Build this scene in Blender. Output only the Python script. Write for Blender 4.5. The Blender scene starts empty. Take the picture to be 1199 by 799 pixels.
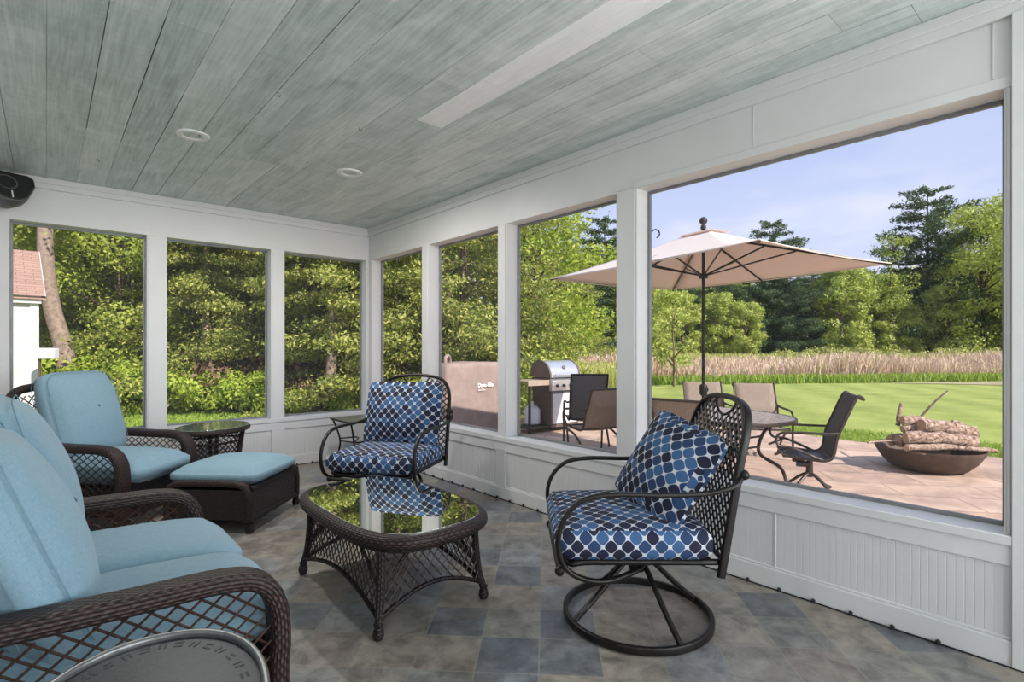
import bpy, math, random
import numpy as np
from mathutils import Vector, Matrix, noise as mn
PI = math.pi
R = math.radians
sc = bpy.context.scene
col = sc.collection

# ------------------------------------------------------------------ camera
CAM = Vector((-2.9693, -6.0372, 1.2998))
YAW = 0.7205
FP = 621.99
cd = bpy.data.cameras.new('camera')
cd.sensor_width = 36.0
cd.lens = FP / 1199 * 36
cd.shift_y = 8.34 / 1199
cd.clip_start = 0.05
cd.clip_end = 500
cam = bpy.data.objects.new('camera', cd)
cam.location = CAM
cam.rotation_euler = (PI / 2, 0, -YAW)
col.objects.link(cam)
sc.camera = cam
FW = Vector((math.sin(YAW), math.cos(YAW), 0))
RT = Vector((math.cos(YAW), -math.sin(YAW), 0))

def spot(px, d):
    """a place on the ground: bearing and distance -> world x, y"""
    p = CAM + FW * d + RT * ((px - 599.5) / FP * d)
    return p.x, p.y

# ------------------------------------------------------------------ colour management
sc.view_settings.view_transform = 'Standard'
sc.view_settings.look = 'None'
sc.view_settings.exposure = 0.70
sc.view_settings.gamma = 1.0
sc.view_settings.use_curve_mapping = False

# ------------------------------------------------------------------ world (sky)
SKY_LIGHT = 0.72
w = bpy.data.worlds.new('sky')
sc.world = w
w.use_nodes = True
nt = w.node_tree
nt.nodes.clear()
def N(nt, t, **k):
    n = nt.nodes.new(t)
    for a, b in k.items():
        setattr(n, a, b)
    return n
out = N(nt, 'ShaderNodeOutputWorld')
bg = N(nt, 'ShaderNodeBackground')
tc = N(nt, 'ShaderNodeTexCoord')
sep = N(nt, 'ShaderNodeSeparateXYZ')
ramp = N(nt, 'ShaderNodeValToRGB')
nt.links.new(tc.outputs['Generated'], sep.inputs[0])
nt.links.new(sep.outputs['Z'], ramp.inputs[0])
cr = ramp.color_ramp
cr.elements[0].position = 0.0
cr.elements[0].color = (0.72, 0.76, 0.93, 1)
cr.elements[1].position = 1.0
cr.elements[1].color = (0.50, 0.62, 0.95, 1)
e = cr.elements.new(0.22); e.color = (0.56, 0.64, 0.90, 1)
e = cr.elements.new(0.42); e.color = (0.38, 0.48, 0.80, 1)
mp = N(nt, 'ShaderNodeMapping')
mp.inputs['Scale'].default_value = (1, 1, 3.2)
mp.inputs['Location'].default_value = (0.3, 0.1, 0.2)
nz = N(nt, 'ShaderNodeTexNoise')
nz.inputs['Scale'].default_value = 2.6
nz.inputs['Detail'].default_value = 7
nz.inputs['Roughness'].default_value = 0.58
nt.links.new(tc.outputs['Generated'], mp.inputs[0])
nt.links.new(mp.outputs[0], nz.inputs['Vector'])
cl = N(nt, 'ShaderNodeValToRGB')
cl.color_ramp.elements[0].position = 0.48
cl.color_ramp.elements[1].position = 0.68
hz = N(nt, 'ShaderNodeMapRange')
hz.inputs['From Min'].default_value = 0.34
hz.inputs['From Max'].default_value = 0.08
nt.links.new(sep.outputs['Z'], hz.inputs['Value'])
mu = N(nt, 'ShaderNodeMath', operation='MULTIPLY')
nt.links.new(nz.outputs['Fac'], cl.inputs[0])
nt.links.new(cl.outputs['Color'], mu.inputs[0])
nt.links.new(hz.outputs[0], mu.inputs[1])
mx = N(nt, 'ShaderNodeMixRGB')
mx.inputs['Color2'].default_value = (1.0, 0.97, 1.0, 1)
nt.links.new(mu.outputs[0], mx.inputs['Fac'])
nt.links.new(ramp.outputs['Color'], mx.inputs['Color1'])
nt.links.new(mx.outputs[0], bg.inputs['Color'])
bg.inputs['Strength'].default_value = SKY_LIGHT
nt.links.new(bg.outputs[0], out.inputs['Surface'])

# ------------------------------------------------------------------ sun
SUN_AZ = Vector((-0.10, 1.0, 0)).normalized()      # the way the light travels over the ground
SUN_EL = R(38)
sd = bpy.data.lights.new('sun', 'SUN')
sd.energy = 4.6
sd.color = (1.0, 0.93, 0.84)
sd.angle = R(0.8)
sun = bpy.data.objects.new('sun', sd)
dirv = Vector((SUN_AZ.x * math.cos(SUN_EL), SUN_AZ.y * math.cos(SUN_EL), -math.sin(SUN_EL)))
sun.rotation_euler = dirv.to_track_quat('-Z', 'Y').to_euler()
sun.location = (0, -20, 20)
col.objects.link(sun)

# added fill lights out of view behind the camera, brightening the porch interior
def fill_light(name, loc, direction, sx, sy, power, color=(0.93, 0.96, 1.0)):
    ld = bpy.data.lights.new(name, 'AREA')
    ld.shape = 'RECTANGLE'
    ld.size = sx
    ld.size_y = sy
    ld.energy = power
    ld.color = color
    o = bpy.data.objects.new(name, ld)
    o.location = loc
    o.rotation_euler = Vector(direction).to_track_quat('-Z', 'Z').to_euler()
    col.objects.link(o)
    return o
fill_light('fill_light_rear', (-1.85, -9.35, 1.45), (-0.12, 1, 0.5), 3.2, 1.9, 95)
fill_light('fill_light_side', (0.0, -7.4, 1.45), (-1, 0.25, 0.3), 2.4, 1.9, 60)

# ------------------------------------------------------------------ material helpers
MATS = {}
def newmat(name):
    m = bpy.data.materials.new(name)
    m.use_nodes = True
    nt = m.node_tree
    nt.nodes.clear()
    o = N(nt, 'ShaderNodeOutputMaterial')
    b = N(nt, 'ShaderNodeBsdfPrincipled')
    nt.links.new(b.outputs[0], o.inputs['Surface'])
    MATS[name] = m
    return m, nt, b, o
def c4(c):
    return (c[0], c[1], c[2], 1)
def rgb(r, g, b):
    f = lambda v: (v / 255 / 12.92) if v / 255 <= 0.04045 else ((v / 255 + 0.055) / 1.055) ** 2.4
    return (f(r), f(g), f(b))
def coords(nt, kind='Object', scale=(1, 1, 1), rot=(0, 0, 0), loc=(0, 0, 0)):
    t = N(nt, 'ShaderNodeTexCoord')
    m = N(nt, 'ShaderNodeMapping')
    m.inputs['Scale'].default_value = scale
    m.inputs['Rotation'].default_value = rot
    m.inputs['Location'].default_value = loc
    nt.links.new(t.outputs[kind], m.inputs[0])
    return m.outputs[0]
def noise_tex(nt, vec, scale, detail=4, rough=0.5, dist=0.0):
    n = N(nt, 'ShaderNodeTexNoise')
    n.inputs['Scale'].default_value = scale
    n.inputs['Detail'].default_value = detail
    n.inputs['Roughness'].default_value = rough
    n.inputs['Distortion'].default_value = dist
    nt.links.new(vec, n.inputs['Vector'])
    return n.outputs['Fac']
def rampn(nt, fac, stops):
    r = N(nt, 'ShaderNodeValToRGB')
    el = r.color_ramp.elements
    el[0].position, el[0].color = stops[0][0], c4(stops[0][1])
    el[1].position, el[1].color = stops[-1][0], c4(stops[-1][1])
    for p, c in stops[1:-1]:
        e = el.new(p)
        e.color = c4(c)
    nt.links.new(fac, r.inputs[0])
    return r.outputs[0]
def mathn(nt, op, a, b=None, c=None):
    n = N(nt, 'ShaderNodeMath', operation=op)
    for i, v in enumerate((a, b, c)):
        if v is None:
            continue
        if isinstance(v, (int, float)):
            n.inputs[i].default_value = v
        else:
            nt.links.new(v, n.inputs[i])
    return n.outputs[0]
def mixc(nt, fac, a, b, mode='MIX'):
    n = N(nt, 'ShaderNodeMixRGB', blend_type=mode)
    for i, v in enumerate((fac, a, b)):
        if isinstance(v, (int, float)):
            n.inputs[i].default_value = v
        elif isinstance(v, tuple):
            n.inputs[i].default_value = c4(v)
        else:
            nt.links.new(v, n.inputs[i])
    return n.outputs[0]
def bump(nt, b, h, strength=0.3, dist=0.01):
    n = N(nt, 'ShaderNodeBump')
    n.inputs['Strength'].default_value = strength
    n.inputs['Distance'].default_value = dist
    nt.links.new(h, n.inputs['Height'])
    nt.links.new(n.outputs[0], b.inputs['Normal'])
def mat_simple(name, c1, c2=None, rough=0.5, scale=8, metal=0.0, bs=0.0, spec=0.5, kind='Object'):
    m, nt, b, o = newmat(name)
    v = coords(nt, kind)
    f = noise_tex(nt, v, scale, 5, 0.6)
    nt.links.new(rampn(nt, f, [(0.3, c1), (0.7, c2 or c1)]), b.inputs['Base Color'])
    b.inputs['Roughness'].default_value = rough
    b.inputs['Metallic'].default_value = metal
    b.inputs['Specular IOR Level'].default_value = spec
    if bs:
        bump(nt, b, f, bs, 0.01)
    return m

mat_simple('white_paint', (0.63, 0.625, 0.625), (0.67, 0.665, 0.665), 0.45, 3)
mat_simple('bead_paint', (0.62, 0.615, 0.615), (0.66, 0.655, 0.655), 0.5, 3)
mat_simple('screen_frame', rgb(120, 122, 124), rgb(140, 142, 144), 0.4, 6, 0.3)
mat_simple('house_wall', (0.62, 0.62, 0.62), (0.68, 0.68, 0.67), 0.6, 4)
mat_simple('dark_metal', (0.012, 0.0105, 0.010), (0.022, 0.019, 0.017), 0.38, 20, 0.55)
mat_simple('bronze_metal', (0.035, 0.026, 0.022), (0.06, 0.045, 0.038), 0.45, 20, 0.4)
mat_simple('black_plastic', (0.012, 0.012, 0.013), (0.02, 0.02, 0.021), 0.4, 20)
mat_simple('grey_plastic', (0.07, 0.07, 0.072), (0.1, 0.1, 0.102), 0.45, 20)
mat_simple('black_rubber', (0.008, 0.008, 0.008), (0.015, 0.015, 0.015), 0.6, 20)
mat_simple('stainless', (0.55, 0.56, 0.6), (0.65, 0.66, 0.7), 0.32, 4, 0.75)
mat_simple('white_enamel', (0.62, 0.63, 0.66), (0.66, 0.67, 0.70), 0.35, 4)
mat_simple('grill_brown', (0.10, 0.07, 0.055), (0.15, 0.11, 0.09), 0.5, 12, 0.2)
mat_simple('shelf_tan', (0.30, 0.23, 0.18), (0.38, 0.30, 0.23), 0.5, 12)
mat_simple('grey_blue_panel', (0.13, 0.14, 0.17), (0.16, 0.17, 0.20), 0.5, 8)
mat_simple('cover_fabric', (0.22, 0.165, 0.145), (0.30, 0.22, 0.195), 0.8, 7, 0, 0.2)
mat_simple('lettering_white', (0.8, 0.8, 0.8), None, 0.5)
mat_simple('lettering_red', (0.5, 0.05, 0.04), None, 0.5)
mat_simple('bark', (0.05, 0.035, 0.026), (0.15, 0.105, 0.08), 0.9, 9, 0, 0.6)
mat_simple('pale_bark', (0.16, 0.115, 0.09), (0.36, 0.27, 0.22), 0.9, 14, 0, 0.8)
mat_simple('twig', (0.10, 0.07, 0.05), (0.2, 0.15, 0.11), 0.9, 14)
mat_simple('rust_iron', (0.055, 0.034, 0.026), (0.12, 0.075, 0.055), 0.7, 9, 0.2, 0.2)
mat_simple('cut_wood', (0.42, 0.27, 0.17), (0.55, 0.38, 0.25), 0.8, 18)
mat_simple('grey_sling', (0.085, 0.09, 0.10), (0.11, 0.115, 0.125), 0.7, 40)
mat_simple('light_can_white', (0.7, 0.7, 0.7), (0.75, 0.75, 0.75), 0.4, 4)
mat_simple('lamp_lens', (0.5, 0.5, 0.48), (0.6, 0.6, 0.58), 0.3, 4)
mat_simple('eave_wood', (0.6, 0.6, 0.6), None, 0.6)
mat_simple('thread_dark', (0.05, 0.09, 0.12), None, 0.7)

# log bark: pale peeling bark with dark flakes
m, nt, b, o = newmat('log_bark')
v = coords(nt, 'Object', (1, 1, 1))
f = noise_tex(nt, v, 26, 8, 0.7)
nt.links.new(rampn(nt, f, [(0.38, (0.05, 0.03, 0.02)), (0.46, (0.24, 0.15, 0.105)), (0.58, (0.44, 0.32, 0.25)), (0.72, (0.60, 0.50, 0.42))]), b.inputs['Base Color'])
b.inputs['Roughness'].default_value = 0.9
bump(nt, b, f, 0.8, 0.02)

# umbrella canopy: cloth that lets light through
m, nt, b, o = newmat('canopy_cloth')
v = coords(nt, 'Object')
f = noise_tex(nt, v, 60, 3)
cc = rampn(nt, f, [(0.3, (0.82, 0.76, 0.70)), (0.7, (0.88, 0.82, 0.76))])
nt.links.new(cc, b.inputs['Base Color'])
b.inputs['Roughness'].default_value = 0.9
tr = N(nt, 'ShaderNodeBsdfTranslucent')
tr.inputs['Color'].default_value = (0.62, 0.42, 0.34, 1)
ms = N(nt, 'ShaderNodeMixShader')
ms.inputs[0].default_value = 0.33
nt.links.new(b.outputs[0], ms.inputs[1])
nt.links.new(tr.outputs[0], ms.inputs[2])
nt.links.new(ms.outputs[0], o.inputs['Surface'])

# insect screen: thin dark mesh that dims the view a little
m, nt, b, o = newmat('insect_screen')
b.inputs['Base Color'].default_value = (0.30, 0.31, 0.32, 1)
b.inputs['Roughness'].default_value = 0.6
tp = N(nt, 'ShaderNodeBsdfTransparent')
ms = N(nt, 'ShaderNodeMixShader')
ms.inputs[0].default_value = 0.07
nt.links.new(tp.outputs[0], ms.inputs[1])
nt.links.new(b.outputs[0], ms.inputs[2])
nt.links.new(ms.outputs[0], o.inputs['Surface'])

# table glass lying on dark weave
m, nt, b, o = newmat('table_glass')
b.inputs['Base Color'].default_value = (0.80, 0.82, 0.74, 1)
b.inputs['Roughness'].default_value = 0.012
b.inputs['Metallic'].default_value = 1.0
m, nt, b, o = newmat('tinted_glass')
b.inputs['Base Color'].default_value = (0.50, 0.60, 0.50, 1)
b.inputs['Metallic'].default_value = 0.8
b.inputs['Roughness'].default_value = 0.05
b.inputs['IOR'].default_value = 1.9
# mottled patio table top
m, nt, b, o = newmat('mottled_glass')
v = coords(nt, 'Object')
f = noise_tex(nt, v, 22, 6, 0.7)
nt.links.new(rampn(nt, f, [(0.35, (0.13, 0.11, 0.10)), (0.65, (0.44, 0.38, 0.35))]), b.inputs['Base Color'])
b.inputs['Roughness'].default_value = 0.25
# dark slate look top of the small side table
m, nt, b, o = newmat('slate_top')
v = coords(nt, 'Object')
f = noise_tex(nt, v, 30, 6, 0.7)
nt.links.new(rampn(nt, f, [(0.35, (0.09, 0.085, 0.08)), (0.65, (0.22, 0.21, 0.20))]), b.inputs['Base Color'])
b.inputs['Roughness'].default_value = 0.3
# embossed tray metal
m, nt, b, o = newmat('tray_metal')
v = coords(nt, 'Object')
f = noise_tex(nt, v, 120, 3)
nt.links.new(rampn(nt, f, [(0.3, (0.032, 0.035, 0.040)), (0.7, (0.048, 0.052, 0.058))]), b.inputs['Base Color'])
b.inputs['Metallic'].default_value = 0.6
b.inputs['Roughness'].default_value = 0.42
bump(nt, b, f, 0.15, 0.002)
mat_simple('tray_rim', (0.16, 0.165, 0.165), (0.22, 0.225, 0.22), 0.35, 30, 0.7)

# woven wicker (uv in metres: u along, v across)
def weave_mat(name, ca, cb, su=42, sv=95, depth=0.8, rough=0.5):
    m, nt, b, o = newmat(name)
    t = N(nt, 'ShaderNodeTexCoord')
    s = N(nt, 'ShaderNodeSeparateXYZ')
    nt.links.new(t.outputs['UV'], s.inputs[0])
    U = mathn(nt, 'MULTIPLY', s.outputs[0], su)
    V = mathn(nt, 'MULTIPLY', s.outputs[1], sv)
    fv = mathn(nt, 'FLOOR', V)
    a = mathn(nt, 'ABSOLUTE', mathn(nt, 'SINE', mathn(nt, 'MULTIPLY', V, PI)))
    bb = mathn(nt, 'COSINE', mathn(nt, 'MULTIPLY', mathn(nt, 'ADD', U, fv), PI))
    bb = mathn(nt, 'MULTIPLY_ADD', bb, 0.5, 0.5)
    h = mathn(nt, 'MULTIPLY', mathn(nt, 'POWER', a, 0.6), mathn(nt, 'MULTIPLY_ADD', bb, 0.75, 0.25))
    nz = noise_tex(nt, t.outputs['Object'], 30, 3)
    f = mathn(nt, 'MULTIPLY', h, mathn(nt, 'MULTIPLY_ADD', nz, 1.2, 0.3))
    nt.links.new(rampn(nt, f, [(0.05, ca), (0.8, cb)]), b.inputs['Base Color'])
    b.inputs['Roughness'].default_value = rough
    b.inputs['Specular IOR Level'].default_value = 0.35
    bump(nt, b, h, depth, 0.005)
    return m
weave_mat('wicker', (0.005, 0.003, 0.0025), (0.048, 0.027, 0.023), 66, 100)
weave_mat('wicker_dark', (0.004, 0.003, 0.003), (0.026, 0.017, 0.015), 80, 100)
weave_mat('wicker_fine', (0.005, 0.0035, 0.0035), (0.040, 0.026, 0.025), 60, 110, 0.9, 0.33)
mat_simple('wicker_strand', (0.030, 0.015, 0.010), (0.07, 0.034, 0.021), 0.42, 25)
mat_simple('wicker_strand_dark', (0.018, 0.010, 0.008), (0.045, 0.024, 0.018), 0.42, 25)

# plain blue linen cloth
m, nt, b, o = newmat('blue_cloth')
v = coords(nt, 'UV')
f1 = noise_tex(nt, coords(nt, 'UV', (40, 900, 1)), 1.0, 3)
f2 = noise_tex(nt, coords(nt, 'UV', (900, 60, 1)), 1.0, 3)
f = mathn(nt, 'MULTIPLY', mathn(nt, 'ADD', f1, f2), 0.5)
nt.links.new(rampn(nt, f, [(0.30, rgb(98, 131, 148)), (0.70, rgb(136, 165, 178))]), b.inputs['Base Color'])
b.inputs['Roughness'].default_value = 0.85
b.inputs['Sheen Weight'].default_value = 0.15
bump(nt, b, mathn(nt, 'ADD', f, mathn(nt, 'MULTIPLY', noise_tex(nt, coords(nt, 'UV'), 9, 2), 6.0)), 0.35, 0.004)
mat_simple('blue_welt', rgb(98, 130, 146), rgb(108, 142, 156), 0.85, 30)

# navy / blue petal pattern cloth
def petal_mat(name, pitch=0.050):
    m, nt, b, o = newmat(name)
    v = coords(nt, 'UV', (1 / pitch, 1 / pitch, 1), (0, 0, R(45)))
    s = N(nt, 'ShaderNodeSeparateXYZ')
    nt.links.new(v, s.inputs[0])
    fx = mathn(nt, 'FLOOR', s.outputs[0]); fy = mathn(nt, 'FLOOR', s.outputs[1])
    lx = mathn(nt, 'SUBTRACT', mathn(nt, 'SUBTRACT', s.outputs[0], fx), 0.5)
    ly = mathn(nt, 'SUBTRACT', mathn(nt, 'SUBTRACT', s.outputs[1], fy), 0.5)
    ax = mathn(nt, 'POWER', mathn(nt, 'MULTIPLY', mathn(nt, 'ABSOLUTE', lx), 2.08), 3.0)
    ay = mathn(nt, 'POWER', mathn(nt, 'MULTIPLY', mathn(nt, 'ABSOLUTE', ly), 2.08), 3.0)
    d = mathn(nt, 'ADD', ax, ay)
    inside = mathn(nt, 'LESS_THAN', d, 1.0)
    # blossoms of four dark petals among blue ones
    hx = mathn(nt, 'FLOOR', mathn(nt, 'MULTIPLY', fx, 0.5)); hy = mathn(nt, 'FLOOR', mathn(nt, 'MULTIPLY', fy, 0.5))
    par = mathn(nt, 'MODULO', mathn(nt, 'ABSOLUTE', mathn(nt, 'ADD', hx, hy)), 2.0)
    cv = N(nt, 'ShaderNodeCombineXYZ')
    nt.links.new(fx, cv.inputs[0]); nt.links.new(fy, cv.inputs[1])
    wn = N(nt, 'ShaderNodeTexWhiteNoise', noise_dimensions='2D')
    nt.links.new(cv.outputs[0], wn.inputs['Vector'])
    k = mathn(nt, 'ADD', mathn(nt, 'MULTIPLY', par, 0.42), mathn(nt, 'MULTIPLY', wn.outputs['Value'], 0.58))
    r = N(nt, 'ShaderNodeValToRGB')
    r.color_ramp.interpolation = 'CONSTANT'
    el = r.color_ramp.elements
    el[0].position = 0; el[0].color = c4(rgb(16, 21, 46))
    el[1].position = 0.34; el[1].color = c4(rgb(30, 56, 94))
    e = el.new(0.56); e.color = c4(rgb(52, 88, 130))
    e = el.new(0.76); e.color = c4(rgb(18, 25, 54))
    nt.links.new(k, r.inputs[0])
    nt.links.new(mixc(nt, inside, rgb(186, 190, 198), r.outputs[0]), b.inputs['Base Color'])
    b.inputs['Roughness'].default_value = 0.85
    bump(nt, b, noise_tex(nt, coords(nt, 'UV'), 7, 2), 0.5, 0.02)
    return m
petal_mat('petal_cloth')

# sling mesh cloth
def sling_mat(name, ca, cb):
    m, nt, b, o = newmat(name)
    f = noise_tex(nt, coords(nt, 'UV', (220, 8, 1)), 1.0, 3)
    nt.links.new(rampn(nt, f, [(0.3, ca), (0.7, cb)]), b.inputs['Base Color'])
    b.inputs['Roughness'].default_value = 0.8
    tr = N(nt, 'ShaderNodeBsdfTranslucent')
    tr.inputs['Color'].default_value = c4(cb)
    ms = N(nt, 'ShaderNodeMixShader')
    ms.inputs[0].default_value = 0.3
    nt.links.new(b.outputs[0], ms.inputs[1]); nt.links.new(tr.outputs[0], ms.inputs[2])
    nt.links.new(ms.outputs[0], o.inputs['Surface'])
sling_mat('tan_sling', (0.24, 0.185, 0.15), (0.42, 0.34, 0.28))
sling_mat('charcoal_sling', (0.09, 0.085, 0.09), (0.15, 0.14, 0.145))

# floor: slate look vinyl tiles laid on the diagonal
m, nt, b, o = newmat('slate_tiles')
TU, TV = 0.262, 0.258
v = coords(nt, 'Object', (1 / TU, 1 / TV, 1), (0, 0, R(-45)), (0, 0, 0))
mpn = v.node
mpn.vector_type = 'POINT'
s = N(nt, 'ShaderNodeSeparateXYZ'); nt.links.new(v, s.inputs[0])
FLOOR_OFF = (0.0, 0.0)
# rotate by hand so the grid is exactly diagonal
t = N(nt, 'ShaderNodeTexCoord'); s = N(nt, 'ShaderNodeSeparateXYZ'); nt.links.new(t.outputs['Object'], s.inputs[0])
q = 1 / math.sqrt(2)
uu = mathn(nt, 'MULTIPLY', mathn(nt, 'ADD', s.outputs[0], s.outputs[1]), q / TU)
vv = mathn(nt, 'MULTIPLY', mathn(nt, 'SUBTRACT', s.outputs[0], s.outputs[1]), q / TV)
uu = mathn(nt, 'ADD', uu, (3.99 / TU) % 1.0)
vv = mathn(nt, 'ADD', vv, (-(1.635 / TV) % 1.0) + 0.05)
fu = mathn(nt, 'FLOOR', uu); fv = mathn(nt, 'FLOOR', vv)
ru = mathn(nt, 'SUBTRACT', uu, fu); rv = mathn(nt, 'SUBTRACT', vv, fv)
eu = mathn(nt, 'MINIMUM', ru, mathn(nt, 'SUBTRACT', 1.0, ru))
ev = mathn(nt, 'MINIMUM', rv, mathn(nt, 'SUBTRACT', 1.0, rv))
ed = mathn(nt, 'MINIMUM', eu, ev)
gr = mathn(nt, 'LESS_THAN', ed, 0.012)
cv = N(nt, 'ShaderNodeCombineXYZ'); nt.links.new(fu, cv.inputs[0]); nt.links.new(fv, cv.inputs[1])
wn = N(nt, 'ShaderNodeTexWhiteNoise', noise_dimensions='2D'); nt.links.new(cv.outputs[0], wn.inputs['Vector'])
r = N(nt, 'ShaderNodeValToRGB'); r.color_ramp.interpolation = 'CONSTANT'
el = r.color_ramp.elements
tilecols = [(0.0, rgb(122, 122, 118)), (0.17, rgb(130, 126, 119)), (0.34, rgb(101, 104, 110)), (0.43, rgb(138, 131, 121)), (0.60, rgb(126, 127, 127)), (0.74, rgb(128, 120, 113)), (0.90, rgb(106, 109, 113))]
el[0].position, el[0].color = 0, c4(tilecols[0][1])
el[1].position, el[1].color = tilecols[-1][0], c4(tilecols[-1][1])
for p, c in tilecols[1:-1]:
    e = el.new(p); e.color = c4(c)
nt.links.new(wn.outputs['Value'], r.inputs[0])
ob = t.outputs['Object']
n1 = noise_tex(nt, ob, 9, 8, 0.65, 0.4)
n2 = noise_tex(nt, ob, 3.2, 4, 0.6, 0.8)
cA = mixc(nt, 0.9, r.outputs[0], rampn(nt, n1, [(0.32, (0.22, 0.22, 0.23)), (0.68, (0.72, 0.72, 0.71))]), 'OVERLAY')
cA = mixc(nt, mathn(nt, 'MULTIPLY', rampn(nt, n2, [(0.5, (0, 0, 0)), (0.72, (1, 1, 1))]), 0.28), cA, rgb(134, 118, 98))
cA = mixc(nt, mathn(nt, 'MULTIPLY', gr, 0.6), cA, rgb(140, 136, 126))
nt.links.new(cA, b.inputs['Base Color'])
nt.links.new(mathn(nt, 'MULTIPLY_ADD', n1, 0.25, 0.25), b.inputs['Roughness'])
bump(nt, b, mathn(nt, 'SUBTRACT', n1, mathn(nt, 'MULTIPLY', gr, 0.5)), 0.16, 0.006)

# ceiling planks: tint attribute per plank plus grain running along y
m, nt, b, o = newmat('ceiling_planks')
at = N(nt, 'ShaderNodeAttribute', attribute_name='tint')
ob = N(nt, 'ShaderNodeTexCoord').outputs['Object']
mp1 = N(nt, 'ShaderNodeMapping'); mp1.inputs['Scale'].default_value = (60, 2.2, 60); nt.links.new(ob, mp1.inputs[0])
g1 = noise_tex(nt, mp1.outputs[0], 1.0, 5, 0.65, 0.6)
mp2 = N(nt, 'ShaderNodeMapping'); mp2.inputs['Scale'].default_value = (5, 1.1, 5); nt.links.new(ob, mp2.inputs[0])
g2 = noise_tex(nt, mp2.outputs[0], 1.3, 6, 0.6, 1.4)
mp3 = N(nt, 'ShaderNodeMapping'); mp3.inputs['Scale'].default_value = (1.6, 14, 5); nt.links.new(ob, mp3.inputs[0])
g3 = noise_tex(nt, mp3.outputs[0], 1.0, 4, 0.7, 0.5)
base = rampn(nt, at.outputs['Fac'], [(0.0, rgb(178, 188, 187)), (0.45, rgb(188, 197, 195)), (0.8, rgb(198, 205, 203)), (1.0, rgb(228, 230, 230))])
c1 = mixc(nt, 0.8, base, rampn(nt, g1, [(0.25, (0.33, 0.33, 0.33)), (0.75, (0.66, 0.66, 0.66))]), 'OVERLAY')
c1 = mixc(nt, 0.7, c1, rampn(nt, g2, [(0.3, (0.34, 0.35, 0.345)), (0.7, (0.64, 0.64, 0.64))]), 'OVERLAY')
c1 = mixc(nt, 0.35, c1, rampn(nt, g3, [(0.3, (0.38, 0.38, 0.38)), (0.7, (0.62, 0.62, 0.62))]), 'OVERLAY')
nt.links.new(c1, b.inputs['Base Color'])
b.inputs['Roughness'].default_value = 0.42
bump(nt, b, g1, 0.12, 0.003)

# patio: stamped concrete slabs
m, nt, b, o = newmat('stamped_patio')
ob = N(nt, 'ShaderNodeTexCoord').outputs['Object']
br = N(nt, 'ShaderNodeTexBrick')
br.offset = 0.5
br.inputs['Scale'].default_value = 1.0
br.inputs['Mortar Size'].default_value = 0.012
br.inputs['Brick Width'].default_value = 0.9
br.inputs['Row Height'].default_value = 0.5
br.inputs['Color1'].default_value = c4((0.40, 0.285, 0.22))
br.inputs['Color2'].default_value = c4((0.50, 0.37, 0.29))
br.inputs['Mortar'].default_value = c4((0.30, 0.22, 0.17))
mpp = N(nt, 'ShaderNodeMapping'); mpp.inputs['Rotation'].default_value = (0, 0, R(52)); nt.links.new(ob, mpp.inputs[0])
nt.links.new(mpp.outputs[0], br.inputs['Vector'])
f = noise_tex(nt, ob, 2.4, 8, 0.65, 0.6)
nt.links.new(mixc(nt, 0.8, br.outputs['Color'], rampn(nt, f, [(0.3, (0.28, 0.26, 0.26)), (0.7, (0.68, 0.66, 0.63))]), 'OVERLAY'), b.inputs['Base Color'])
b.inputs['Roughness'].default_value = 0.75
bump(nt, b, f, 0.3, 0.02)

# lawn
m, nt, b, o = newmat('lawn_grass')
ob = N(nt, 'ShaderNodeTexCoord').outputs['Object']
f = noise_tex(nt, ob, 1.1, 8, 0.7)
f2 = noise_tex(nt, ob, 5, 9, 0.85)
wv = N(nt, 'ShaderNodeTexWave'); wv.bands_direction = 'Y'
wv.inputs['Scale'].default_value = 0.2
wv.inputs['Distortion'].default_value = 1.2
mpw = N(nt, 'ShaderNodeMapping'); mpw.inputs['Rotation'].default_value = (0, 0, R(-30)); nt.links.new(ob, mpw.inputs[0])
nt.links.new(mpw.outputs[0], wv.inputs['Vector'])
cc = rampn(nt, f, [(0.3, (0.15, 0.20, 0.03)), (0.55, (0.25, 0.30, 0.05)), (0.75, (0.37, 0.38, 0.11))])
cc = mixc(nt, 0.55, cc, rampn(nt, f2, [(0.3, (0.3, 0.3, 0.3)), (0.7, (0.68, 0.68, 0.68))]), 'OVERLAY')
cc = mixc(nt, mathn(nt, 'MULTIPLY', wv.outputs['Fac'], 0.35), cc, (0.40, 0.44, 0.11))
nt.links.new(cc, b.inputs['Base Color'])
b.inputs['Roughness'].default_value = 0.9
bump(nt, b, f2, 0.5, 0.03)
# woodland floor
mat_simple('leaf_litter', (0.10, 0.06, 0.04), (0.26, 0.17, 0.12), 0.95, 3.5, 0, 0.4)
mat_simple('meadow_soil', (0.24, 0.22, 0.09), (0.42, 0.32, 0.20), 0.95, 0.6)

# leaves: colour varies leaf by leaf
def leaf_mat(name, cols, trans=0.35, tcol=None):
    m, nt, b, o = newmat(name)
    g = N(nt, 'ShaderNodeNewGeometry')
    r = rampn(nt, g.outputs['Random Per Island'], [(i / (len(cols) - 1), c) for i, c in enumerate(cols)])
    nt.links.new(r, b.inputs['Base Color'])
    b.inputs['Roughness'].default_value = 0.55
    b.inputs['Specular IOR Level'].default_value = 0.25
    tr = N(nt, 'ShaderNodeBsdfTranslucent')
    nt.links.new(mixc(nt, 0.5, r, tcol or (0.4, 0.5, 0.05)), tr.inputs['Color'])
    ms = N(nt, 'ShaderNodeMixShader')
    ms.inputs[0].default_value = trans
    nt.links.new(b.outputs[0], ms.inputs[1]); nt.links.new(tr.outputs[0], ms.inputs[2])
    nt.links.new(ms.outputs[0], o.inputs['Surface'])
leaf_mat('leaf_bright', [(0.20, 0.30, 0.03), (0.34, 0.42, 0.05), (0.46, 0.50, 0.09)], 0.4)
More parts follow.
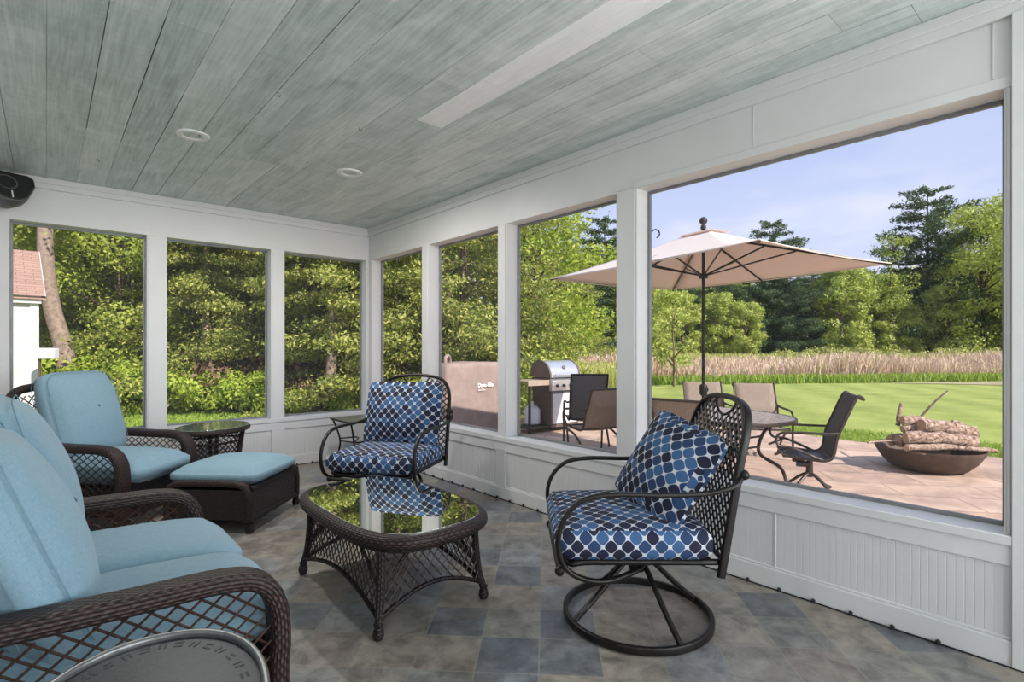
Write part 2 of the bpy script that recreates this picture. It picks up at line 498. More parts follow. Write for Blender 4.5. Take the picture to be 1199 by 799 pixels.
leaf_mat('leaf_mid', [(0.14, 0.21, 0.03), (0.30, 0.37, 0.06), (0.46, 0.49, 0.10)], 0.35)
leaf_mat('leaf_light', [(0.30, 0.38, 0.07), (0.43, 0.50, 0.11), (0.56, 0.58, 0.18)], 0.35)
leaf_mat('needle_dark', [(0.035, 0.075, 0.035), (0.06, 0.11, 0.05), (0.10, 0.15, 0.07)], 0.15)
leaf_mat('needle_green', [(0.12, 0.17, 0.04), (0.28, 0.32, 0.07), (0.48, 0.46, 0.12)], 0.25)
leaf_mat('ground_leaf', [(0.22, 0.33, 0.03), (0.36, 0.46, 0.06), (0.48, 0.54, 0.10)], 0.35)
leaf_mat('reed_blade', [(0.50, 0.34, 0.25), (0.66, 0.49, 0.38), (0.80, 0.64, 0.53), (0.44, 0.42, 0.17)], 0.2, (0.6, 0.45, 0.3))
leaf_mat('brush_leaf', [(0.32, 0.38, 0.08), (0.48, 0.50, 0.15), (0.56, 0.48, 0.24)], 0.25)
leaf_mat('grass_blade', [(0.16, 0.28, 0.03), (0.26, 0.38, 0.05), (0.36, 0.44, 0.1)], 0.3)
leaf_mat('dead_leaf', [(0.16, 0.09, 0.06), (0.26, 0.16, 0.11), (0.2, 0.16, 0.08)], 0.15, (0.3, 0.2, 0.1))

# shed
m, nt, b, o = newmat('siding_white')
ob = N(nt, 'ShaderNodeTexCoord').outputs['Object']
s = N(nt, 'ShaderNodeSeparateXYZ'); nt.links.new(ob, s.inputs[0])
fr = mathn(nt, 'FRACT', mathn(nt, 'MULTIPLY', s.outputs[2], 9.0))
nt.links.new(rampn(nt, noise_tex(nt, ob, 5), [(0.3, (0.50, 0.50, 0.51)), (0.7, (0.56, 0.56, 0.57))]), b.inputs['Base Color'])
b.inputs['Roughness'].default_value = 0.6
bump(nt, b, fr, 0.6, 0.02)
m, nt, b, o = newmat('shingles')
ob = N(nt, 'ShaderNodeTexCoord').outputs['UV']
br = N(nt, 'ShaderNodeTexBrick')
br.inputs['Scale'].default_value = 1.0
br.inputs['Brick Width'].default_value = 0.26
br.inputs['Row Height'].default_value = 0.085
br.inputs['Mortar Size'].default_value = 0.006
br.inputs['Color1'].default_value = c4((0.36, 0.23, 0.185))
br.inputs['Color2'].default_value = c4((0.30, 0.185, 0.15))
br.inputs['Mortar'].default_value = c4((0.17, 0.10, 0.08))
nt.links.new(ob, br.inputs['Vector'])
nt.links.new(br.outputs['Color'], b.inputs['Base Color'])
b.inputs['Roughness'].default_value = 0.9

# ------------------------------------------------------------------ geometry helpers
class MB:
    def __init__(s):
        s.v = []; s.f = []; s.uv = []
    def add(s, verts, faces, uvs=None):
        n = len(s.v)
        s.v.extend([tuple(p) for p in verts])
        for i, f in enumerate(faces):
            s.f.append(tuple(n + k for k in f))
            s.uv.append(uvs[i] if uvs else None)
        return s
    def box(s, x0, x1, y0, y1, z0, z1, M=None):
        vs = [Vector((x, y, z)) for x in (x0, x1) for y in (y0, y1) for z in (z0, z1)]
        if M:
            vs = [M @ p for p in vs]
        fs = [(0, 1, 3, 2), (4, 6, 7, 5), (0, 4, 5, 1), (2, 3, 7, 6), (0, 2, 6, 4), (1, 5, 7, 3)]
        return s.add(vs, fs)
    def prism(s, pts, z0, z1, M=None):
        n = len(pts)
        vs = [Vector((x, y, z0)) for x, y in pts] + [Vector((x, y, z1)) for x, y in pts]
        if M:
            vs = [M @ p for p in vs]
        fs = [tuple(range(n - 1, -1, -1)), tuple(range(n, 2 * n))]
        fs += [(i, (i + 1) % n, n + (i + 1) % n, n + i) for i in range(n)]
        return s.add(vs, fs)
    def sweep(s, path, sec, side=None, closed=False, cap=True, up=Vector((0, 0, 1)), scale=None):
        P = [Vector(p) for p in path]
        n = len(P); m = len(sec)
        if n < 2:
            return s
        T = []
        for i in range(n):
            if closed:
                t = P[(i + 1) % n] - P[i - 1]
            else:
                t = P[min(i + 1, n - 1)] - P[max(i - 1, 0)]
            T.append(t.normalized() if t.length > 1e-9 else Vector((0, 0, 1)))
        per = [0]
        for j in range(m):
            a, b = sec[j], sec[(j + 1) % m]
            per.append(per[-1] + math.hypot(a[0] - b[0], a[1] - b[1]))
        L = [0]
        for i in range(1, n + 1):
            L.append(L[-1] + (P[i % n] - P[i - 1]).length)
        A = None
        rings = []
        for i in range(n):
            if side is not None:
                sd_ = Vector(side)
                A = (sd_ - T[i] * sd_.dot(T[i])).normalized()
            else:
                if A is None:
                    u = up if abs(T[i].dot(up)) < 0.95 else Vector((1, 0, 0))
                    A = T[i].cross(u).normalized()
                else:
                    A = (A - T[i] * A.dot(T[i]))
                    A = A.normalized() if A.length > 1e-6 else T[i].orthogonal().normalized()
            B = A.cross(T[i])
            k = scale[i] if scale else 1.0
            rings.append([P[i] + A * (a * k) + B * (b * k) for a, b in sec])
        vs = [p for r in rings for p in r]
        fs = []; uv = []
        cnt = n if closed else n - 1
        for i in range(cnt):
            i2 = (i + 1) % n
            for j in range(m):
                j2 = (j + 1) % m
                fs.append((i * m + j, i * m + j2, i2 * m + j2, i2 * m + j))
                uv.append([(L[i], per[j]), (L[i], per[j + 1]), (L[i + 1], per[j + 1]), (L[i + 1], per[j])])
        if cap and not closed:
            fs.append(tuple(range(m - 1, -1, -1))); uv.append([(0.0, 0.0)] * m)
            fs.append(tuple((n - 1) * m + j for j in range(m))); uv.append([(0.0, 0.0)] * m)
        return s.add(vs, fs, uv)
    def tube(s, path, r, seg=8, closed=False, scale=None, cap=True):
        sec = [(math.cos(2 * PI * k / seg) * r, math.sin(2 * PI * k / seg) * r) for k in range(seg)]
        return s.sweep(path, sec, closed=closed, scale=scale, cap=cap)
    def lathe(s, prof, seg=24, M=None, cap=True):
        """prof: list of (radius, z)"""
        n = len(prof)
        vs = []
        for r_, z in prof:
            for k in range(seg):
                a = 2 * PI * k / seg
                vs.append(Vector((r_ * math.cos(a), r_ * math.sin(a), z)))
        if M:
            vs = [M @ p for p in vs]
        fs = []
        for i in range(n - 1):
            for k in range(seg):
                k2 = (k + 1) % seg
                fs.append((i * seg + k, i * seg + k2, (i + 1) * seg + k2, (i + 1) * seg + k))
        if cap:
            fs.append(tuple(range(seg - 1, -1, -1)))
            fs.append(tuple((n - 1) * seg + k for k in range(seg)))
        return s.add(vs, fs)
    def ball(s, c, r, M=None, seg=12, flat=1.0):
        prof = [(max(r * math.sin(PI * i / 8), 0.0005), -r * math.cos(PI * i / 8) * flat) for i in range(9)]
        T_ = Matrix.Translation(c)
        return s.lathe(prof, seg, T_ @ M if M else T_)
    def build(s, name, mat, parent=None, smooth=45, bevel=0, label=None, seg=2):
        me = bpy.data.meshes.new(name)
        me.from_pydata(s.v, [], s.f)
        me.materials.append(MATS[mat])
        uvl = me.uv_layers.new(name='UVMap')
        nv = s.v
        data = []
        for fi, f in enumerate(s.f):
            if s.uv[fi]:
                data.extend(s.uv[fi])
            else:
                a, b, c = Vector(nv[f[0]]), Vector(nv[f[1]]), Vector(nv[f[2]])
                nn = (b - a).cross(c - a)
                if len(f) > 3:
                    d = Vector(nv[f[3]])
                    nn = (c - a).cross(d - b)
                ax = max(range(3), key=lambda k: abs(nn[k]))
                for k in f:
                    p = nv[k]
                    data.append((p[1], p[2]) if ax == 0 else ((p[0], p[2]) if ax == 1 else (p[0], p[1])))
        uvl.data.foreach_set('uv', [x for q_ in data for x in q_])
        me.shade_smooth()
        if smooth < 180:
            me.set_sharp_from_angle(angle=R(smooth))
        me.update()
        o = bpy.data.objects.new(name, me)
        col.objects.link(o)
        if parent:
            o.parent = parent
        if bevel:
            md = o.modifiers.new('bevel', 'BEVEL')
            md.width = bevel; md.segments = seg; md.limit_method = 'ANGLE'; md.angle_limit = R(40)
        if label:
            o['label'] = label
        return o

def tag(o, label, cat=None, group=None, kind=None):
    o['label'] = label
    if cat: o['category'] = cat
    if group: o['group'] = group
    if kind: o['kind'] = kind
    return o
def structure(o, label=None):
    o['kind'] = 'structure'
    if label: o['label'] = label
    return o
def thing(name, label, cat, loc=(0, 0, 0), rz=0.0, group=None):
    o = bpy.data.objects.new(name, None)
    o.empty_display_size = 0.1
    o.location = loc
    o.rotation_euler = (0, 0, rz)
    col.objects.link(o)
    return tag(o, label, cat, group)
def kids(o):
    return [c for c in bpy.data.objects if c.parent == o]
def copy_tree(o, parent=None):
    c = o.copy(); col.objects.link(c)
    if parent: c.parent = parent
    for ch in kids(o):
        copy_tree(ch, c)
    return c
def catmull(pts, n=6, closed=False):
    P = [Vector(p) for p in pts]
    out = []
    m = len(P)
    rng = range(m) if closed else range(m - 1)
    for i in rng:
        p1, p2 = P[i], P[(i + 1) % m]
        p0 = P[i - 1] if (i > 0 or closed) else p1 + (p1 - p2)
        p3 = P[(i + 2) % m] if (i + 2 < m or closed) else p2 + (p2 - p1)
        for k in range(n):
            t = k / n
            out.append(0.5 * ((2 * p1) + (p2 - p0) * t + (2 * p0 - 5 * p1 + 4 * p2 - p3) * t * t + (3 * p1 - p0 - 3 * p2 + p3) * t ** 3))
    if not closed:
        out.append(P[-1])
    return out
def rrect(w, h, r, n=3):
    """rounded rectangle section"""
    pts = []
    for cx, cy, a0 in ((w / 2 - r, h / 2 - r, 0), (-w / 2 + r, h / 2 - r, 90), (-w / 2 + r, -h / 2 + r, 180), (w / 2 - r, -h / 2 + r, 270)):
        for k in range(n + 1):
            a = R(a0 + 90 * k / n)
            pts.append((cx + r * math.cos(a), cy + r * math.sin(a)))
    return pts
def circ(r, n=8, rx=None):
    return [((rx or r) * math.cos(2 * PI * k / n), r * math.sin(2 * PI * k / n)) for k in range(n)]
def superell(a, b, n=2.6, k=64):
    out = []
    for i in range(k):
        t = 2 * PI * i / k
        c, s = math.cos(t), math.sin(t)
        out.append((a * math.copysign(abs(c) ** (2 / n), c), b * math.copysign(abs(s) ** (2 / n), s)))
    return out
def lattice(mb, fn, nfn, s0, s1, t0, t1, inside, pitch=0.045, r=0.0035, step=0.022, flat=1.0, ang=1.0):
    """two families of diagonal strands on the surface fn(s,t); ang = rise per run"""
    sec = [(r * flat, 0), (0, r), (-r * flat, 0), (0, -r)]
    for fam in (1, -1):
        cmin = min(t0 - fam * ang * s0, t0 - fam * ang * s1)
        cmax = max(t1 - fam * ang * s0, t1 - fam * ang * s1)
        c = math.floor(cmin / pitch) * pitch + pitch / 2
        while c < cmax:
            run = []
            k = 0
            n = int((s1 - s0) / step) + 1
            for i in range(n + 1):
                s_ = min(s0 + i * (s1 - s0) / n, s1)
                t_ = c + fam * ang * s_
                if t0 <= t_ <= t1 and inside(s_, t_):
                    run.append(Vector(fn(s_, t_)) + Vector(nfn(s_, t_)) * (r * 0.9 * fam))
                else:
                    if len(run) > 1:
                        mb.sweep(run, sec, cap=False)
                    run = []
            if len(run) > 1:
                mb.sweep(run, sec, cap=False)
            c += pitch
    return mb
def cushion(w, d, h, puff=0.03, nexp=9, res=18, seam=True, crown=2.2, fall=0.42):
    """box cushion centred at origin, w along x, d along y, h thick; returns MB"""
    mb = MB()
    nz_ = 6
    idx = {}
    def pt(i, j, k, n1, n2, n3):
        return (-1 + 2 * i / n1, -1 + 2 * j / n2, -1 + 2 * k / n3)
    def vid(p):
        key = (round(p[0], 5), round(p[1], 5), round(p[2], 5))
        if key in idx:
            return idx[key]
        x, y, z = p
        m_ = max(abs(x), abs(y), abs(z))
        # round the plan corners
        l2 = (abs(x) ** nexp + abs(y) ** nexp) ** (1 / nexp)
        mm = max(abs(x), abs(y))
        k = mm / l2 if l2 > 1e-6 else 1
        X, Y = x * k, y * k
        e = max(abs(x), abs(y))
        # round the top edges
        zz = z
        rr = 0.35
        if abs(z) > 1 - rr and e > 1 - rr * h / max(w, d):
            pass
        fx = (1 - abs(x) ** crown) * (1 - abs(y) ** crown)
        edge = (1 - (abs(z)) ** 3 * 0.04)
        X *= edge; Y *= edge
        drop = 1 - fall * (max(abs(x), abs(y)) ** 14)
        Z = z * h / 2 * (drop if abs(z) > 0.5 else 1) + (puff * fx * z)
        bul = (1 - z * z) * 0.012
        X = X * w / 2 + (math.copysign(bul, x) if abs(x) > 0.98 else 0)
        Y = Y * d / 2 + (math.copysign(bul, y) if abs(y) > 0.98 else 0)
        idx[key] = len(mb.v)
        mb.v.append((X, Y, Z))
        return idx[key]
    def face(ax, sgn, n1, n2):
        for i in range(n1):
            for j in range(n2):
                q_ = []
                for a, b in ((i, j), (i + 1, j), (i + 1, j + 1), (i, j + 1)):
                    u, v_ = -1 + 2 * a / n1, -1 + 2 * b / n2
                    p = [0, 0, 0]
                    o_ = [k for k in range(3) if k != ax]
                    p[ax] = sgn; p[o_[0]] = u; p[o_[1]] = v_
                    q_.append(vid(p))
                if (sgn > 0) != (ax == 1):
                    mb.f.append(tuple(q_))
                else:
                    mb.f.append(tuple(reversed(q_)))
                mb.uv.append(None)
    face(2, 1, res, res); face(2, -1, res, res)
    face(0, 1, res, nz_); face(0, -1, res, nz_)
    face(1, 1, res, nz_); face(1, -1, res, nz_)
    return mb
def xf(mb, M):
    mb.uv = [u if u else 'cube' for u in mb.uv]
    # keep cube projection from the untransformed shape
    nv = mb.v
    for fi, f in enumerate(mb.f):
        if mb.uv[fi] == 'cube':
            a, b, c = Vector(nv[f[0]]), Vector(nv[f[1]]), Vector(nv[f[2]])
            nn = (b - a).cross(c - a)
            if len(f) > 3:
                nn = (c - a).cross(Vector(nv[f[3]]) - b)
            ax = max(range(3), key=lambda k: abs(nn[k]))
            mb.uv[fi] = [((nv[k][1], nv[k][2]) if ax == 0 else ((nv[k][0], nv[k][2]) if ax == 1 else (nv[k][0], nv[k][1]))) for k in f]
    mb.v = [tuple(M @ Vector(p)) for p in mb.v]
    return mb
def T(x, y, z):
    return Matrix.Translation((x, y, z))
def RX(a): return Matrix.Rotation(R(a), 4, 'X')
def RY(a): return Matrix.Rotation(R(a), 4, 'Y')
def RZ(a): return Matrix.Rotation(R(a), 4, 'Z')

# ================================================================== THE PORCH
H = 2.75
G = -0.20                      # patio level
XL, YB = -3.75, -9.4           # house wall and rear end of the porch
DEP = 0.135                    # depth of the window reveals
ZS, ZH = 0.535, 2.369          # sill and header of the openings

structure(MB().box(XL, 0.0, YB, 0.0, -0.15, 0.0).build('floor', 'slate_tiles'), 'slate look vinyl tiles laid diagonally')

# ceiling planks
rng = random.Random(11)
mb = MB(); tints = []
x = XL
pw = 0.196
special = {}
while x < 0.15:
    y = YB - rng.random() * 1.5
    xc = x + pw / 2
    while y < 0.15:
        L = rng.uniform(1.3, 3.4)
        y1 = y + L
        g = 0.0008 + (0.0035 * (rng.random() ** 3))
        if -1.2 < xc < -1.02 and y < -3.1 < y1:
            y1 = -3.1
        z0 = H + rng.random() * 0.001
        mb.box(x + g, x + pw - g * 0.3, max(y, YB) + 0.001, min(y1, 0.14) - 0.0012, z0, H + 0.02)
        t = rng.random() ** 1.1 * 0.8
        if -1.2 < xc < -1.02 and y1 <= -3.09:
            t = 1.0
        tints.append(t)
        y = y1
    x += pw
ceil = mb.build('ceiling', 'ceiling_planks', smooth=30)
att = ceil.data.attributes.new('tint', 'FLOAT', 'FACE')
att.data.foreach_set('value', [t for t in tints for _ in range(6)])
structure(ceil, 'grey green washed plank ceiling')
structure(MB().box(XL - 0.6, 0.75, YB - 0.5, 0.7, H + 0.02, H + 0.14).build('trim_1', 'eave_wood'), 'roof deck above the planks')

# walls with openings.  wall built from solid pieces
def wall_pieces(mb, axis, lo, hi, opens, depth):
    """axis 'x': wall along x at y in [0,depth]; axis 'y': along y at x in [0,depth]"""
    def bx(a0, a1, z0, z1, d0=0.0, d1=depth):
        if a1 - a0 < 1e-4:
            return
        if axis == 'x': mb.box(a0, a1, d0, d1, z0, z1)
        else: mb.box(d0, d1, a0, a1, z0, z1)
    bx(lo, hi, ZH, H + 0.02)
    bx(lo, hi, G, ZS - 0.04)
    cur = lo
    for a, b in opens:
        bx(cur, a, ZS - 0.04, ZH)
        cur = b
    bx(cur, hi, ZS - 0.04, ZH)
back_open = [(-3.194, -2.250), (-2.092, -1.139), (-0.996, -0.035)]
right_open = [(-8.9, -6.35), (-5.729, -3.919), (-3.751, -2.583), (-2.468, -1.353), (-1.221, -0.075)]
mb = MB(); wall_pieces(mb, 'x', XL - 0.2, 0.16, back_open, 0.16)
structure(mb.build('wall_back', 'white_paint', smooth=30), 'white painted wall of three screened openings')
mb = MB(); wall_pieces(mb, 'y', YB, 0.0, right_open, 0.16)
structure(mb.build('wall_right', 'white_paint', smooth=30), 'white painted wall of screened openings to the patio')
structure(MB().box(XL - 0.2, XL, YB, 0, -0.1, H).build('wall_left', 'house_wall'))
mb = MB()
mb.box(XL - 0.2, -3.5, YB - 0.16, YB, -0.1, H); mb.box(-0.2, 0.16, YB - 0.16, YB, -0.1, H)
mb.box(-3.5, -0.2, YB - 0.16, YB, 2.45, H); mb.box(-3.5, -0.2, YB - 0.16, YB, -0.1, 0.45)
structure(mb.build('wall_front', 'white_paint'))

# trims: crown, casing, sills, apron, baseboard, bead board
def back_box(mb, a0, a1, z0, z1, p0, p1):
    mb.box(a0, a1, -p1, -p0, z0, z1)
def right_box(mb, a0, a1, z0, z1, p0, p1):
    mb.box(-p1, -p0, a0, a1, z0, z1)
for side, bxf, lo, hi in (('back', back_box, XL, 0.0), ('right', right_box, YB, 0.0)):
    mb = MB()
    bxf(mb, lo, hi, 2.655, H, 0.0, 0.022)
    bxf(mb, lo, hi, 2.70, H, 0.022, 0.034)
    structure(mb.build('trim_2' if side == 'back' else 'trim_3', 'white_paint', bevel=0.003), 'white crown board under the ceiling on the %s wall' % side)
    mb = MB()
    bxf(mb, lo, hi if side == 'back' else 0.0, 0.0, 0.105, 0.0, 0.022)
    bxf(mb, lo, hi, 0.105, 0.118, 0.0, 0.012)
    structure(mb.build('baseboard_' + side, 'white_paint', bevel=0.003), 'white baseboard')
# sill boards
def sill(name, axis, spans):
    mb = MB()
    for a, b in spans:
        if axis == 'x':
            mb.box(a, b, -0.028, DEP + 0.02, ZS - 0.04, ZS); mb.box(a, b, -0.018, 0.0, ZS - 0.125, ZS - 0.04)
        else:
            mb.box(-0.028, DEP + 0.02, a, b, ZS - 0.04, ZS); mb.box(-0.018, 0.0, a, b, ZS - 0.125, ZS - 0.04)
    structure(mb.build(name, 'white_paint', bevel=0.003), 'white window sill board and apron')
sill('trim_4', 'x', [(XL, -0.02)])
sill('trim_5', 'y', [(-5.76, -0.02)])
# bead board panels between stiles
def bead(mb, axis, a0, a1, z0, z1, pitch=0.031):
    a = a0
    prof = []
    while a < a1 - 1e-4:
        b = min(a + pitch, a1)
        prof += [(a, 0.0055), (a + 0.0015, 0.0070), (b - 0.0030, 0.0070), (b - 0.002, 0.0055)]
        a = b
    prof.append((a1, 0.0055))
    vs = []; fs = []
    for p, d in prof:
        for z in (z0, z1):
            vs.append((p, -d, z) if axis == 'x' else (-d, p, z))
    for i in range(len(prof) - 1):
        q_ = (2 * i, 2 * i + 1, 2 * i + 3, 2 * i + 2)
        fs.append(q_ if axis == 'x' else tuple(reversed(q_)))
    mb.add(vs, fs)
mbb = MB(); mbr = MB(); stb = MB(); strr = MB()
for a, b in ((XL, -2.25), (-2.09, -1.14), (-1.0, -0.03)):
    bead(mbb, 'x', a, b, 0.10, ZS - 0.10)
for a in (-2.25, -1.14):
    back_box(stb, a, a + (0.16 if a < -2 else 0.14), 0.10, ZS - 0.10, 0.0, 0.020)
for a, b in ((-5.76, -3.92), (-3.75, -2.583), (-2.468, -1.353), (-1.22, -0.03)):
    bead(mbr, 'y', a, b, 0.10, ZS - 0.10)
for a, b in ((-2.583, -2.468),):
    right_box(strr, a, b, 0.10, ZS - 0.10, 0.0, 0.021)
for a, b in ((-3.92, -3.75), (-1.353, -1.221)):
    right_box(strr, a, b, 0.10, ZS - 0.10, 0.0, 0.013)
right_box(strr, -4.822, -4.816, 0.10, ZS - 0.12, 0.0, 0.013)
structure(mbb.build('trim_6', 'bead_paint', smooth=20), 'white bead board below the back windows')
structure(mbr.build('trim_7', 'bead_paint', smooth=20), 'white bead board below the patio windows')
structure(stb.build('trim_8', 'white_paint', bevel=0.002), 'white stiles between bead board panels of the back wall')
structure(strr.build('trim_9', 'white_paint', bevel=0.002), 'white stiles between bead board panels of the patio wall')
# mullion casings standing proud of the wall, and the header lip
mb = MB()
for a, b in ((-2.238, -2.104), (-1.127, -1.008)):
    back_box(mb, a, b, ZS, ZH, 0.0, 0.006)
structure(mb.build('trim_10', 'white_paint', bevel=0.002), 'flat casings on the posts between the back windows')
mb = MB()
for a, b in ((-3.905, -3.765), (-2.572, -2.479), (-1.341, -1.233)):
    right_box(mb, a, b, ZS, ZH, 0.0, 0.008)
right_box(mb, -3.935, -3.735, ZH + 0.012, ZH + 0.018, 0.0, 0.004)
structure(mb.build('trim_11', 'white_paint', bevel=0.002), 'flat casings on the posts between the patio windows')
mb = MB()
right_box(mb, -6.0, -5.755, 0.0, 2.66, 0.0, 0.03)
right_box(mb, -5.752, -5.738, ZS, ZH, 0.0, 0.010)
structure(mb.build('trim_12', 'white_paint', bevel=0.003), 'broad white post right of the big patio window')
mb = MB()
right_box(mb, -5.76, -3.90, ZH, ZH + 0.045, 0.0, 0.010)
right_box(mb, -4.70, -4.697, ZH + 0.06, 2.655, 0.0, 0.003)
right_box(mb, -5.70, -5.694, ZH + 0.05, 2.655, 0.0, 0.006)
structure(mb.build('trim_13', 'white_paint', bevel=0.002), 'thin header lip and board joints over the big window')

# windows: grey screen frame and insect screen in every opening
def window(n, axis, a, b, z0=ZS, z1=ZH):
    w_ = 0.018
    y = DEP
    mb = MB()
    for p in ((a, a + w_, z0, z1), (b - w_, b, z0, z1), (a + w_, b - w_, z0, z0 + w_), (a + w_, b - w_, z1 - w_, z1)):
        if axis == 'x': mb.box(p[0], p[1], y - 0.012, y + 0.012, p[2], p[3])
        else: mb.box(y - 0.012, y + 0.012, p[0], p[1], p[2], p[3])
    f = structure(mb.build('window_%d' % n, 'screen_frame', bevel=0.002), 'grey screen frame set in a white opening')
    mb = MB()
    if axis == 'x': mb.add([(a, y, z0), (b, y, z0), (b, y, z1), (a, y, z1)], [(0, 1, 2, 3)])
    else: mb.add([(y, a, z0), (y, b, z0), (y, b, z1), (y, a, z1)], [(0, 1, 2, 3)])
    mb.build('screen_mesh', 'insect_screen', f)
n = 1
for a, b in back_open:
    window(n, 'x', a, b); n += 1
for a, b in reversed(right_open[1:]):
    window(n, 'y', a, b); n += 1

# recessed ceiling lights
for (x, y, lab) in ((-2.217, -1.894, 'round white recessed ceiling light nearer the left, above the armchair'), (-1.087, -1.859, 'round white recessed ceiling light nearer the corner of the porch')):
    t = thing('recessed_light', lab, 'ceiling light', (x, y, H), 0, 'recessed lights in the plank ceiling')
    MB().lathe([(0.062, -0.004), (0.066, -0.010), (0.098, -0.010), (0.104, -0.003), (0.104, 0.0), (0.062, 0.0)], 32, cap=False).build('trim_ring', 'light_can_white', t)
    MB().lathe([(0.062, -0.002), (0.050, 0.010), (0.046, 0.0135), (0.001, 0.015)], 32, cap=False).build('baffle', 'light_can_white', t)
    MB().lathe([(0.030, 0.0), (0.028, 0.004), (0.012, 0.007), (0.001, 0.0075)], 20, M=T(0, 0, 0.004), cap=False).build('lens', 'lamp_lens', t)
    ld = bpy.data.lights.new('can_lamp', 'AREA'); ld.shape = 'DISK'; ld.size = 0.10; ld.energy = 17; ld.color = (1.0, 0.97, 0.93)
    lo = bpy.data.objects.new('can_lamp', ld); lo.location = (x, y, H - 0.014); col.objects.link(lo)
for x, y, a in ((-1.98, -2.9, 20), (-1.42, -2.75, -20), (-2.67, -0.9, 40)):
    h = MB()
    h.tube(catmull([(0, 0, 0.004), (0, 0, -0.012), (0.008, 0, -0.022), (0.016, 0, -0.014), (0.014, 0, -0.006)], 4), 0.0016, 6)
    o = h.build('cup_hook', 'black_rubber')
    o.location = (x, y, H); o.rotation_euler = (0, 0, R(a))
    tag(o, {20: 'tiny dark cup hook in the ceiling left of the two beyond the nearer light', -20: 'tiny dark cup hook in the middle of the ceiling', 40: 'tiny dark cup hook in the ceiling above the left window'}[a], 'hook', 'cup hooks in the ceiling')

# speaker in the top left
t = thing('wall_speaker', 'dark grey wedge shaped speaker hung high on the back wall at the left', 'speaker', (-3.21, -0.02, 2.55), 0)
Msp = T(0, -0.14, 0.0) @ RZ(18) @ RX(-24)
front = [(-0.17, -0.02), (-0.16, 0.10), (-0.13, 0.125), (0.13, 0.125), (0.165, 0.10), (0.165, 0.03), (0.10, -0.10), (0.045, -0.135), (-0.05, -0.135), (-0.10, -0.10)]
body = MB(); vs = []; k = len(front)
for sc_, yy in ((0.98, -0.10), (1.0, -0.06), (0.9, 0.02), (0.55, 0.12)):
    vs += [Msp @ Vector((p[0] * sc_, yy, p[1] * sc_)) for p in front]
fs = [tuple(range(k)), tuple(reversed(range(3 * k, 4 * k)))]
for r_ in range(3):
    fs += [(r_ * k + (i + 1) % k, r_ * k + i, (r_ + 1) * k + i, (r_ + 1) * k + (i + 1) % k) for i in range(k)]
body.add(vs, fs); body.build('cabinet', 'grey_plastic', t, bevel=0.006)
g = MB(); g.prism([(p[0] * 0.93, p[1] * 0.93) for p in front], 0, 0.012, Msp @ T(0, -0.103, 0) @ RX(90))
g.build('grille', 'black_plastic', t, bevel=0.003)
g = MB(); g.lathe([(0.055, 0.0), (0.058, 0.004), (0.066, 0.004), (0.068, 0)], 28, Msp @ T(-0.02, -0.114, 0.02) @ RX(90), cap=False); g.build('woofer_ring', 'grey_plastic', t)
g = MB(); g.box(-0.004, 0.004, -0.121, -0.114, -0.12, -0.06, Msp); g.build('badge', 'light_can_white', t)
g = MB(); g.tube([Msp @ Vector((0, 0.1, 0)), Vector((0, -0.01, 0.02))], 0.02, 8); g.build('bracket', 'black_plastic', t)

# black string of lights lying along the foot of both walls
def cord(name, label, pts, bulbs):
    t = thing(name, label, 'string light', (0, 0, 0))
    MB().tube(pts, 0.0035, 6).build('cord', 'black_rubber', t)
    proto = None
    for (x, y) in bulbs:
        if proto is None:
            b_ = MB(); b_.lathe([(0.004, -0.010), (0.009, -0.008), (0.010, 0.006), (0.004, 0.012)], 8)
            proto = b_.build('bulb_socket', 'black_rubber', t)
            o = proto
        else:
            o = proto.copy(); col.objects.link(o)
        o.location = (x, y, 0.0115)
cord('string_light', 'black cord of small lights lying along the foot of the patio wall', [(-0.029, y * 0.168 - 0.1, 0.004 + 0.001 * math.sin(y * 2.1)) for y in range(0, -56, -1)], [(-0.034, -0.145 - 0.168 * k + 0.0) for k in range(33)])
cord('string_light', 'black cord of small lights lying along the foot of the back wall', [(-0.1 - x * 0.168, -0.029, 0.004) for x in range(0, 21)], [(-0.2 - 0.168 * k, -0.034) for k in range(18)])

# hook outside the big window
h = MB(); h.tube(catmull([(0, 0, 0.0), (0.03, 0.01, 0.03), (0.035, -0.02, 0.045), (0.03, -0.055, 0.03), (0.03, -0.06, 0.0), (0.03, -0.04, -0.015)], 5), 0.005, 8)
o = h.build('plant_hook', 'black_rubber'); o.location = (0.165, -3.905, 2.075)
tag(o, 'small black hook outside at the top left of the big window', 'hook')

